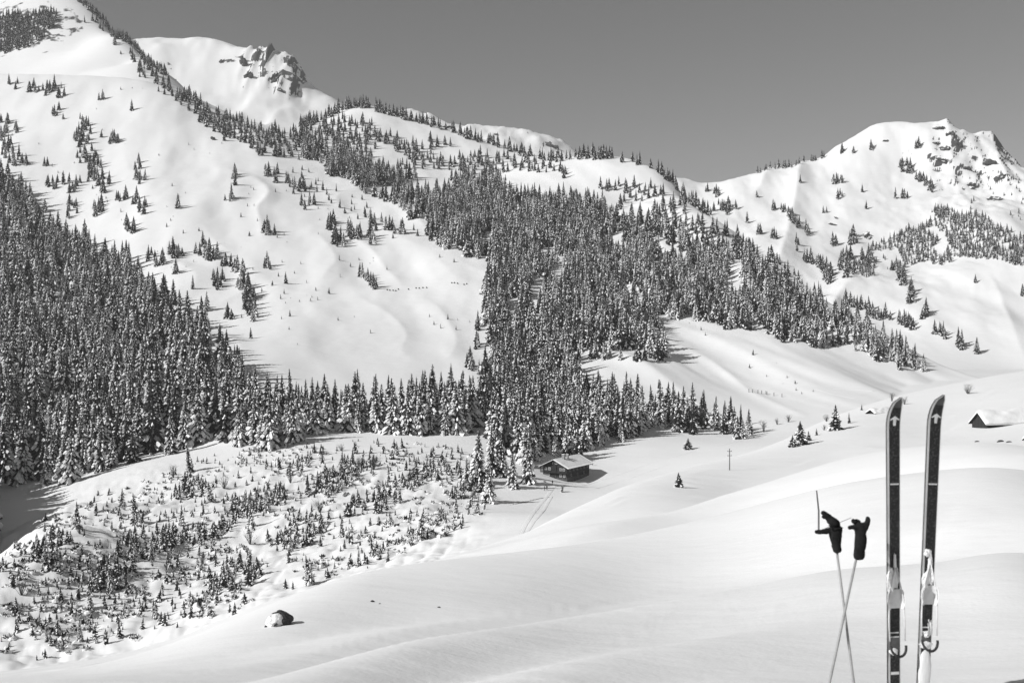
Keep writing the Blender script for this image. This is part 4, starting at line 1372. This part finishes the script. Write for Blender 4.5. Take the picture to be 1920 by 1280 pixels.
def gable_roof(parent, x0, x1, y0, y1, ez, rz, ov, oy, th, sn, mat, mats):
    """roof slabs with overhang, and a thick snow blanket on each side"""
    xm = (x0 + x1) / 2
    sl = (rz - ez) / ((x1 - x0) / 2)
    for s, xe in ((-1, x0 - ov), (1, x1 + ov)):
        ze = ez - sl * ov
        top = [(xm, rz), (xe, ze)]
        q = MB()
        v = []
        for yy in (y0 - oy, y1 + oy):
            v += [(xm, yy, rz + 0.02), (xe, yy, ze + 0.02), (xe, yy, ze + th), (xm, yy, rz + th)]
        q.add(v, [(0, 1, 2, 3), (7, 6, 5, 4), (1, 5, 6, 2), (3, 2, 6, 7), (0, 4, 5, 1)])
        r = q.build("roof", mat, parent)
        nx, ny = 10, 22
        g = MB()
        vv = []
        for layer in (0, 1):
            for i in range(nx + 1):
                for j in range(ny + 1):
                    fx, fy = i / nx, j / ny
                    edge = min(fx if s else 1, 1.0)
                    rim = min(min(fx * 6 + 1.0, (1 - fx) * 5), min(fy * 9, (1 - fy) * 9), 1.0)
                    h = th + 0.004 + (sn * (0.45 + 0.55 * max(rim, 0) ** 0.5) * (0.85 + 0.3 * float(vnoise(np.array(fx * 3.0 + 5), np.array(fy * 6.0), 7))) if layer else 0.0)
                    ex = 0.06 if layer else 0.0
                    vv.append((xm + (xe - xm) * (fx * (1 + ex * 0.12)), (y0 - oy) + (y1 - y0 + 2 * oy) * fy, rz + (ze - rz) * fx + h))
        g.v = vv
        m1 = (nx + 1) * (ny + 1)
        for i in range(nx):
            for j in range(ny):
                a = m1 + i * (ny + 1) + j
                g.f.append((a, a + 1, a + ny + 2, a + ny + 1))
        for j in range(ny):
            a = nx * (ny + 1) + j
            g.f.append((a, a + 1, m1 + a + 1, m1 + a))
        for i in range(nx):
            for jj in (0, ny):
                a = i * (ny + 1) + jj
                g.f.append((a, m1 + a, m1 + a + ny + 1, a + ny + 1))
        g.m = [0] * len(g.f)
        g.build("snow_blanket", mats, r, smooth=True)


gable_roof(ch, x0, x1, 0.0, Ln, EH, RH, 1.3, 1.5, 0.18, 0.28, M_TIMBER2, M_CAPSNOW)
for (xx, yy, w, h) in ((-4.2, 5.0, 0.5, 1.4), (-3.9, 7.6, 0.35, 1.1)):
    c = MB().box(xx - w, xx + w, yy - w, yy + w, RH - 0.9, RH + h).build("chimney", M_PLASTER, ch)
    MB().box(xx - w - .12, xx + w + .12, yy - w - .12, yy + w + .12, RH + h + 0.003, RH + h + 0.2).build("chimney_cap", M_STONE, c)
    MB().box(xx - w - .05, xx + w + .05, yy - w - .05, yy + w + .05, RH + h + 0.203, RH + h + 0.42).build("snow_cap", M_CAPSNOW, c)


# ------------------------------------------------------------------ snowed-in huts on the right
def small_hut(name, label, loc, rot, W, L, EH, RH, ov, sn):
    e = link(name, None, None, loc, (0, 0, rot))
    tag(e, label, "hut")
    nb = max(6, int(W / 0.45))
    for i in range(nb):
        a0, a1 = -W / 2 + i * W / nb, -W / 2 + (i + 1) * W / nb - 0.02
        zt = lambda x: RH - (RH - EH) * abs(x) / (W / 2)
        pr = 0.02 * (i % 2)
        q = MB()
        v = [(a0, -pr, -1.5), (a1, -pr, -1.5), (a1, -pr, zt(a1)), (a0, -pr, zt(a0)), (a0, 0.2, -1.5), (a1, 0.2, -1.5), (a1, 0.2, zt(a1)), (a0, 0.2, zt(a0))]
        q.add(v, [(0, 1, 2, 3), (5, 4, 7, 6), (0, 3, 7, 4), (1, 5, 6, 2), (3, 2, 6, 7), (0, 4, 5, 1)])
        q.build("wall_board", M_TIMBER, e)
    nl = max(4, int(L / 0.8))
    for i in range(nl):
        a0 = 0.2 + i * (L - 0.2) / nl
        for sx in (-1, 1):
            MB().box(min(sx * W / 2, sx * (W / 2 - 0.2)), max(sx * W / 2, sx * (W / 2 - 0.2)), a0, a0 + (L - 0.2) / nl - 0.02, -1.5, EH).build("wall_board", M_TIMBER, e)
    MB().add([(-W / 2 + .1, L, -1.5), (W / 2 - .1, L, -1.5), (W / 2 - .1, L, EH), (0, L, RH), (-W / 2 + .1, L, EH)], [(4, 3, 2, 1, 0)]).build("back_wall", M_TIMBER, e)
    gable_roof(e, -W / 2, W / 2, 0, L, EH, RH, ov, 0.5, 0.16, sn, M_TIMBER, M_CAPSNOW)
    return e


p = spot(1836, 802)
k = p[1] / F
hut = small_hut("hut", "low hut buried in snow with a dark gable, at the right edge", (p[0], p[1], p[2] + 0.75), math.radians(-77), 40 * k, 118 * k, 3 * k, 21 * k, 0.5, 0.7)
for yy in (30, 55, 80, 105):
    MB().box(20 * k + .3, 20 * k + .5, yy * k - .15, yy * k + .15, -1.5, 2 * k).build("post", M_TIMBER, hut)
p = spot(1935, 834)
k = p[1] / F
small_hut("hut", "small dark shed cut off by the right edge of the picture", (p[0], p[1], p[2] - 0.4), math.radians(-80), 30 * k, 40 * k, 14 * k, 22 * k, 0.2, 0.5)
p = spot(1640, 777)
k = p[1] / F
small_hut("barn", "tiny snowed-in barn on the crest touching the left ski", (p[0], p[1] + 2, float(ground_z(p[0], p[1] + 2)) - 0.3), math.radians(-66), 16 * k, 40 * k, 4.5 * k, 9 * k, 0.6, 0.5)


# ------------------------------------------------------------------ people by the chalet
def skin_mesh(me, V, E, R, root):
    bm = bmesh.new()
    lay = bm.verts.layers.skin.verify()
    vs = [bm.verts.new(p) for p in V]
    for i, v in enumerate(vs):
        v[lay].radius = R[i]
        v[lay].use_root = (i == root)
    for a, b in E:
        bm.edges.new((vs[a], vs[b]))
    bm.to_mesh(me)
    bm.free()


def person(loc, rot, label, s=1.0, pose=0):
    me = bpy.data.meshes.new("person")
    V = [(0, 0, 0.95), (0, 0, 1.2), (0, 0, 1.42), (0, 0, 1.52), (0, -0.02, 1.66), (0, -0.02, 1.76),
         (0.1, 0, 0.9), (0.13, -0.04 - 0.1 * pose, 0.5), (0.14, 0.02, 0.08), (0.14, -0.12, 0.04),
         (-0.1, 0, 0.9), (-0.13, 0.02 + 0.1 * pose, 0.5), (-0.14, 0.06, 0.08), (-0.14, -0.08, 0.04),
         (0.2, 0, 1.4), (0.28, -0.02, 1.14), (0.27, -0.16, 0.92), (0.265, -0.2, 0.84),
         (-0.2, 0, 1.4), (-0.28, -0.02, 1.14), (-0.27, -0.14, 0.92), (-0.265, -0.18, 0.84)]
    E = [(0, 1), (1, 2), (2, 3), (3, 4), (4, 5), (0, 6), (6, 7), (7, 8), (8, 9), (0, 10), (10, 11), (11, 12), (12, 13), (2, 14), (14, 15), (15, 16), (16, 17), (2, 18), (18, 19), (19, 20), (20, 21)]
    R = [.16, .17, .16, .06, .1, .09, .1, .075, .055, .05, .1, .075, .055, .05, .08, .06, .045, .045, .08, .06, .045, .045]
    skin_mesh(me, V, E, [(r, r) for r in R], 0)
    me.materials.append(M_CLOTH)
    o = link("person", me, None, loc, (0, 0, rot), (s, s, s))
    o.modifiers.new("skin", 'SKIN').use_smooth_shade = True
    sd = o.modifiers.new("sub", 'SUBSURF')
    sd.levels = sd.render_levels = 1
    tag(o, label, "person", "people outside the chalet")


for (u, v, lab, ro, ps) in [(1036, 908, "person in dark clothes standing before the chalet door", 0.4, 0), (1021, 919, "left of two people in dark clothes walking below the chalet", 1.2, 1), (1025.5, 918, "right of two people in dark clothes walking below the chalet", -0.6, 1), (1111, 872, "person in dark clothes on the snow behind the chalet", 2.0, 0)]:
    p = spot(u, v)
    person(p, ro, lab, 1.0, ps)

# ------------------------------------------------------------------ skis and poles in the foreground
YS = 6.5
PX = YS / F


def speck_mat(name, lo, hi):
    m, nt, b = new_mat(name)
    tc = nt.nodes.new("ShaderNodeTexCoord")
    no = nt.nodes.new("ShaderNodeTexNoise")
    no.inputs["Scale"].default_value = 85.0
    no.inputs["Detail"].default_value = 3.0
    nt.links.new(tc.outputs["Object"], no.inputs["Vector"])
    rp = nt.nodes.new("ShaderNodeValToRGB")
    rp.color_ramp.elements[0].position = 0.5
    rp.color_ramp.elements[0].color = (lo, lo, lo, 1)
    rp.color_ramp.elements[1].position = 0.78
    rp.color_ramp.elements[1].color = (hi, hi, hi, 1)
    nt.links.new(no.outputs["Fac"], rp.inputs[0])
    nt.links.new(rp.outputs[0], b.inputs["Base Color"])
    b.inputs["Roughness"].default_value = 0.45
    b.inputs["Specular IOR Level"].default_value = 0.3
    return m


M_SKI = speck_mat("ski_top", 0.014, 0.09)
M_SKI_SIDE = grey_mat("ski_side", 0.07, 0.12, 6.0, 0.6)
M_TRIM = grey_mat("ski_edge_trim", 0.5, 0.66, 9.0, 0.5)
M_MARK = grey_mat("ski_mark", 0.55, 0.75, 20.0, 0.6)
M_METAL = grey_mat("binding_metal", 0.6, 0.78, 25.0, 0.45, bump=0.001)
M_RUBBER = grey_mat("dark_cable", 0.02, 0.05, 20.0, 0.6)
M_SOLE = grey_mat("heel_pad", 0.09, 0.14, 30.0, 0.8)
M_POLE = grey_mat("pole_shaft", 0.26, 0.36, 12.0, 0.4, stretch=(1, 1, 6))
M_GLOVE = grey_mat("knit_glove", 0.008, 0.02, 60.0, 1.0, bump=0.002, bump_scale=220.0)


M_STUCK = grey_mat("stuck_snow", 0.8, 0.9, 20.0, 0.8, bump=0.001, bump_scale=60.0)


def make_ski(label, base_u, tip_u, tip_v, turn, plate_v, hook_v, snowy):
    """local frame: z along the ski from its buried tail, y to the back, the decorated face looks to -y"""
    bot_v = 1345.0
    bx, bz = (base_u - CU) * PX, (CV - bot_v) * PX
    tx, tz = (tip_u - CU) * PX, (CV - tip_v) * PX
    lean = math.atan2(tx - bx, tz - bz)
    Lg = math.hypot(tx - bx, tz - bz)
    root = link("ski", None, None, (bx, YS, bz), (0, lean, turn))
    tag(root, label, "ski", "pair of skis")
    zv = lambda v: (bot_v - v) * PX          # height along the ski for a photo row
    rows = []
    for i in range(61):
        z = Lg * (i / 60.0)
        t = Lg - z
        w = 0.0425 + 0.005 * (z / Lg) ** 2
        if t < 0.19:
            s = 1 - t / 0.19
            xl = -w + (w + 0.026) * (1 - math.sqrt(max(0.0, 1 - s ** 2.3)))
            s2 = 1 - min(1.0, t / 0.05)
            xr = w - (w - 0.034) * s2 ** 2
            xl = min(xl, xr - 0.006)
        else:
            xl, xr = -w, w
        y = -0.05 * max(0.0, (0.22 - t) / 0.22) ** 2
        rows.append((z, xl, xr, y))

    def strip(fn, y_off, th, name, mat, parent, z0=0.0, z1=9.9, smooth=False):
        q = MB()
        vv, rr = [], [r for r in rows if z0 <= r[0] <= z1]
        for (z, xl, xr, y) in rr:
            a, b = fn(xl, xr)
            vv += [(a, y + y_off, z), (b, y + y_off, z), (b, y + y_off + th, z), (a, y + y_off + th, z)]
        ff = []
        for i in range(len(rr) - 1):
            k = 4 * i
            ff += [(k, k + 1, k + 5, k + 4), (k + 1, k + 2, k + 6, k + 5), (k + 2, k + 3, k + 7, k + 6), (k + 3, k, k + 4, k + 7)]
        ff += [(3, 2, 1, 0), (4 * len(rr) - 4, 4 * len(rr) - 3, 4 * len(rr) - 2, 4 * len(rr) - 1)]
        q.add(vv, ff)
        return q.build(name, mat, parent, smooth)
    body = strip(lambda a, b: (a, b), 0.0, 0.016, "body", M_SKI_SIDE, root)
    strip(lambda a, b: (a + 0.001, min(a + 0.014, b)), -0.0012, 0.001, "edge_trim", M_TRIM, body)
    strip(lambda a, b: (max(b - 0.006, a), b - 0.001), -0.0012, 0.001, "edge_trim", M_TRIM, body)
    strip(lambda a, b: (a + 0.0145, max(b - 0.0065, a + 0.0147)), -0.0026, 0.0024, "top_sheet", M_SKI, body, z1=Lg - 0.055)
    tipy = rows[-3][3]
    q = MB()
    ring = [(0.018 + 0.010 * math.cos(a), tipy - 0.004, Lg - 0.035 + 0.013 * math.sin(a)) for a in np.linspace(0, 2 * math.pi, 12, endpoint=False)]
    ring2 = [(x, y + 0.006, z) for (x, y, z) in ring]
    q.add(ring + ring2, [tuple(range(12))] + [(i, (i + 1) % 12, 12 + (i + 1) % 12, 12 + i) for i in range(12)])
    q.build("tip_badge", M_MARK, body)
    at_y = lambda z: float(np.interp(z, [r[0] for r in rows], [r[3] for r in rows]))
    # arrow emblem: a barbed head over a short shaft
    za = zv(tip_v + 44)
    ya = at_y(za) - 0.0042
    sl = (at_y(za + 0.03) - at_y(za - 0.03)) / 0.06
    cx = 0.004
    pts = [(0, 0.030), (0.034, 0.006), (0.030, 0.001), (0.011, 0.008), (0.009, -0.034), (-0.009, -0.034), (-0.011, 0.008), (-0.030, 0.001), (-0.034, 0.006)]
    q = MB()
    fr = [(cx + x, ya + sl * z, za + z) for (x, z) in pts]
    bk = [(x, y + 0.0014, z) for (x, y, z) in fr]
    q.add(fr + bk, [(0, 1, 2, 3), (0, 3, 4, 5, 6), (0, 6, 7, 8)] + [(i, (i + 1) % 9, 9 + (i + 1) % 9, 9 + i) for i in range(9)])
    q.build("arrow_emblem", M_MARK, body)
    zl = zv(907)
    MB().box(-0.026, 0.034, at_y(zl) - 0.0045, at_y(zl) - 0.0028, zl - 0.0045, zl + 0.0045).build("cross_line", M_MARK, body)
    for dv in (0, 8):
        z1 = zv(hook_v - 30 + dv)
        MB().box(-0.030, 0.032, -0.0045, -0.0028, z1 - 0.0035, z1 + 0.0035).build("cross_line", M_MARK, body)
    z1 = zv(hook_v + 45)
    MB().box(-0.024, 0.032, -0.0045, -0.0028, z1 - 0.012, z1 + 0.006).build("cross_line", M_MARK, body)
    # heel pad
    z1 = zv(hook_v - 8)
    MB().box(-0.030, 0.031, -0.0065, -0.0028, z1 - 0.035, z1 + 0.045).build("heel_pad", M_SOLE, body)
    # toe iron: base plate with turned-up wings
    zp = zv(plate_v)
    q = MB()
    hh = 0.062
    prof = [(-0.056, -0.040), (-0.050, -0.012), (-0.030, -0.010), (0.030, -0.010), (0.050, -0.012), (0.056, -0.040)]
    vv = []
    for (x, y) in prof:
        for zz, sc in ((zp - hh, 0.8), (zp - hh * 0.3, 1.0), (zp + hh * 0.5, 0.96), (zp + hh, 0.7)):
            vv.append((x * sc, y, zz))
    for (x, y) in prof:
        for zz, sc in ((zp - hh, 0.8), (zp - hh * 0.3, 1.0), (zp + hh * 0.5, 0.96), (zp + hh, 0.7)):
            vv.append((x * sc * 1.03, y + 0.005, zz))
    n = len(prof)
    for i in range(n - 1):
        for j in range(3):
            a = i * 4 + j
            q.f.append((a, a + 4, a + 5, a + 1))
            a += 4 * n
            q.f.append((a, a + 1, a + 5, a + 4))
    q.v = vv
    q.m = [0] * len(q.f)
    q.build("toe_plate", M_METAL, root, True)
    # front throw lever and its wedge
    q = MB()
    q.add([(-0.012, -0.012, zp + 0.07), (0.012, -0.012, zp + 0.07), (0.006, -0.016, zp + 0.29), (-0.004, -0.016, zp + 0.29), (-0.012, -0.003, zp + 0.07), (0.012, -0.003, zp + 0.07), (0.006, -0.003, zp + 0.29), (-0.004, -0.003, zp + 0.29)],
          [(0, 1, 2, 3), (7, 6, 5, 4), (0, 4, 5, 1), (1, 5, 6, 2), (2, 6, 7, 3), (3, 7, 4, 0)])
    q.build("front_lever", M_METAL, root)
    # cable: from the lever along both sides round the heel
    zh = zv(hook_v)
    pts = [(0.006, -0.018, zp + 0.2), (0.034, -0.02, zp + 0.09), (0.050, -0.03, zp + 0.0), (0.056, -0.03, zp - 0.12), (0.054, -0.04, zh + 0.06)]
    q = MB().tube(pts, 0.0045, n=6)
    q.tube([(-0.004, -0.018, zp + 0.2), (-0.030, -0.02, zp + 0.10), (-0.050, -0.03, zp + 0.0), (-0.054, -0.03, zp - 0.12), (-0.052, -0.04, zh + 0.06)], 0.0045, n=6)
    q.build("cable", M_METAL, root, True)
    arc = [(0.054 * math.cos(a), -0.05 - 0.02 * math.sin(-a), zh + 0.03 + 0.062 * math.sin(a)) for a in np.linspace(0.05, -math.pi - 0.05, 15)]
    MB().tube(arc, [0.0085] * 15, n=8).build("heel_spring", M_RUBBER, root, True)
    # snow stuck to the ski
    def clump(cx, v, w, h, seed, th=0.012, rough=0.4):
        me = rock_mesh("stuck_snow", seed, 3, rough, 1.0, 1.7, M_STUCK)
        link("stuck_snow", me, root, (cx, -0.006, zv(v)), (0, 0, 0), (w, th, h))
    if not snowy:
        clump(-0.026, plate_v - 36, 0.022, 0.075, 41)
        clump(0.018, plate_v - 40, 0.008, 0.06, 42)
        clump(0.004, plate_v - 62, 0.008, 0.07, 43, 0.009)
        clump(-0.006, hook_v + 6, 0.03, 0.02, 44)
    else:
        clump(-0.018, plate_v - 78, 0.020, 0.024, 45)
        clump(0.004, plate_v - 56, 0.014, 0.075, 46)
        clump(-0.018, plate_v - 30, 0.028, 0.055, 47)
        clump(0.022, plate_v - 34, 0.010, 0.05, 52)
        clump(0.026, plate_v + 60, 0.018, 0.055, 48)
        clump(0.006, plate_v + 74, 0.022, 0.022, 53)
        clump(0.0, hook_v + 4, 0.042, 0.026, 49)
        clump(0.002, hook_v + 52, 0.043, 0.15, 50, 0.012, 0.1)
        clump(-0.002, hook_v + 100, 0.043, 0.20, 51, 0.013, 0.1)
    return root


make_ski("left ski of the pair, black top with white arrow, standing in the snow", 1677, 1675, 744, math.radians(9), 1121, 1215, False)
make_ski("right ski of the pair, leaning right, snow stuck below its binding", 1729, 1757, 739, math.radians(9), 1114, 1205, True)


def make_pole(label, top, bot, Yp, glove_top):
    root = link("ski_pole", None, None, (0, 0, 0))
    tag(root, label, "ski pole", "pair of ski poles")
    a = Vector(((bot[0] - CU) / F * Yp, Yp, (CV - bot[1]) / F * Yp))
    b = Vector(((top[0] - CU) / F * Yp, Yp, (CV - top[1]) / F * Yp))
    c = a + (a - b).normalized() * 0.22
    root.location = a
    MB().tube([c - a, (0, 0, 0), b - a], [0.006, 0.0085, 0.0078], n=10).build("shaft", M_POLE, root, True)
    d = (b - a).normalized()
    MB().tube([b - a - d * 0.02, b - a + d * 0.11], [0.014, 0.013], n=10).build("grip", M_RUBBER, root, True)
    ring = [Vector((0.055 * math.cos(t), 0.055 * math.sin(t), 0.02)) for t in np.linspace(0, 2 * math.pi, 17)]
    bk = MB().tube(ring, 0.005, n=6)
    for t in (0.3, 1.87, 3.44, 5.0):
        bk.tube([(0, 0, 0.03), (0.055 * math.cos(t), 0.055 * math.sin(t), 0.02)], 0.004, n=5)
    bk.build("basket", M_RUBBER, root)
    return root


make_pole("pole leaning left behind the other, with the left glove on top", (1566, 1010), (1605, 1312), 6.36, 0)
make_pole("pole leaning right in front of the other, with the right glove on top", (1609, 1030), (1548, 1312), 6.33, 0)


def make_glove(label, nodes, edges, Yp):
    """one skinned surface: cuff, palm, thumb and fingers (u, v, depth in pixels, radius in pixels)"""
    k = Yp / F
    me = bpy.data.meshes.new("glove")
    cu_, cv_ = nodes[0][0], nodes[0][1]
    V = [((n[0] - cu_) * k, n[2] * k, -(n[1] - cv_) * k) for n in nodes]
    skin_mesh(me, V, edges, [(n[3] * k, n[3] * k * (0.8 if n[3] > 8 else 1.0)) for n in nodes], 2)
    me.materials.append(M_GLOVE)
    o = link("glove", me, None, ((cu_ - CU) * k, Yp, (CV - cv_) * k))
    o.modifiers.new("skin", 'SKIN').use_smooth_shade = True
    sd = o.modifiers.new("sub", 'SUBSURF')
    sd.levels = sd.render_levels = 2
    tx = bpy.data.textures.new("knit", 'CLOUDS')
    tx.noise_scale = 0.02
    dm = o.modifiers.new("fuzz", 'DISPLACE')
    dm.texture = tx
    dm.strength = 0.008
    dm.mid_level = 0.5
    tag(o, label, "glove", "pair of gloves")
    return o


make_glove("dark left glove on the pole that leans left, finger pointing left",
           [(1571, 1038, 0, 11.5), (1568, 1022, 0, 11), (1567, 1010, 0, 11), (1568, 994, 0, 14), (1565, 980, 0, 12.5),
            (1556, 970, 0, 7), (1543, 961, -2, 5), (1540, 958, -2, 4),             # index
            (1556, 974, 7, 6), (1547, 969, 9, 4.5), (1545, 973, 9, 4),              # middle, bent
            (1555, 994, -2, 6), (1540, 996, -4, 4.8), (1526, 996, -5, 4),           # thumb pointing left
            (1573, 984, 9, 6), (1570, 979, 16, 5), (1562, 984, 19, 4),              # ring, curled behind
            (1576, 992, 9, 6), (1576, 990, 16, 4.5), (1569, 995, 18, 4)],           # little
           [(0, 1), (1, 2), (2, 3), (3, 4), (4, 5), (5, 6), (6, 7), (4, 8), (8, 9), (9, 10), (3, 11), (11, 12), (12, 13), (4, 14), (14, 15), (15, 16), (3, 17), (17, 18), (18, 19)], 6.36)
make_glove("dark right glove on the pole that leans right, thumb up",
           [(1610, 1051, 0, 12), (1611, 1036, 0, 11), (1611, 1024, 0, 11), (1614, 1008, 0, 14), (1613, 992, 0, 12),
            (1624, 985, 0, 6), (1628, 975, -1, 5), (1627, 967, -1, 4.2),            # thumb up
            (1605, 987, -3, 5.5), (1597, 987, -4, 4.6), (1588, 988, -4, 3.8),       # index pointing left
            (1607, 982, 5, 5.5), (1602, 977, 7, 4.6), (1599, 976, 8, 4),            # middle
            (1612, 983, 9, 5.5), (1610, 979, 15, 4.6), (1605, 982, 17, 4),          # ring, curled behind
            (1620, 1012, 6, 7), (1625, 1011, 10, 5.5), (1622, 1004, 14, 4)],        # little
           [(0, 1), (1, 2), (2, 3), (3, 4), (4, 5), (5, 6), (6, 7), (4, 8), (8, 9), (9, 10), (4, 11), (11, 12), (12, 13), (4, 14), (14, 15), (15, 16), (3, 17), (17, 18), (18, 19)], 6.33)


# ------------------------------------------------------------------ thin winter haze in the valley air
hz = MB().box(-5200, 6200, -60, 4600, -165, 860).build("haze", [], None)
hm, hnt, hb = new_mat("valley_haze")
hnt.nodes.remove(hb)
pv = hnt.nodes.new("ShaderNodeVolumePrincipled")
pv.inputs["Color"].default_value = (0.95, 0.95, 0.95, 1)
pv.inputs["Density"].default_value = 0.00008
hnt.links.new(pv.outputs[0], hnt.nodes["Material Output"].inputs["Volume"])
hz.data.materials.append(hm)
tag(hz, "thin pale haze filling the valley air", "haze", kind="stuff")
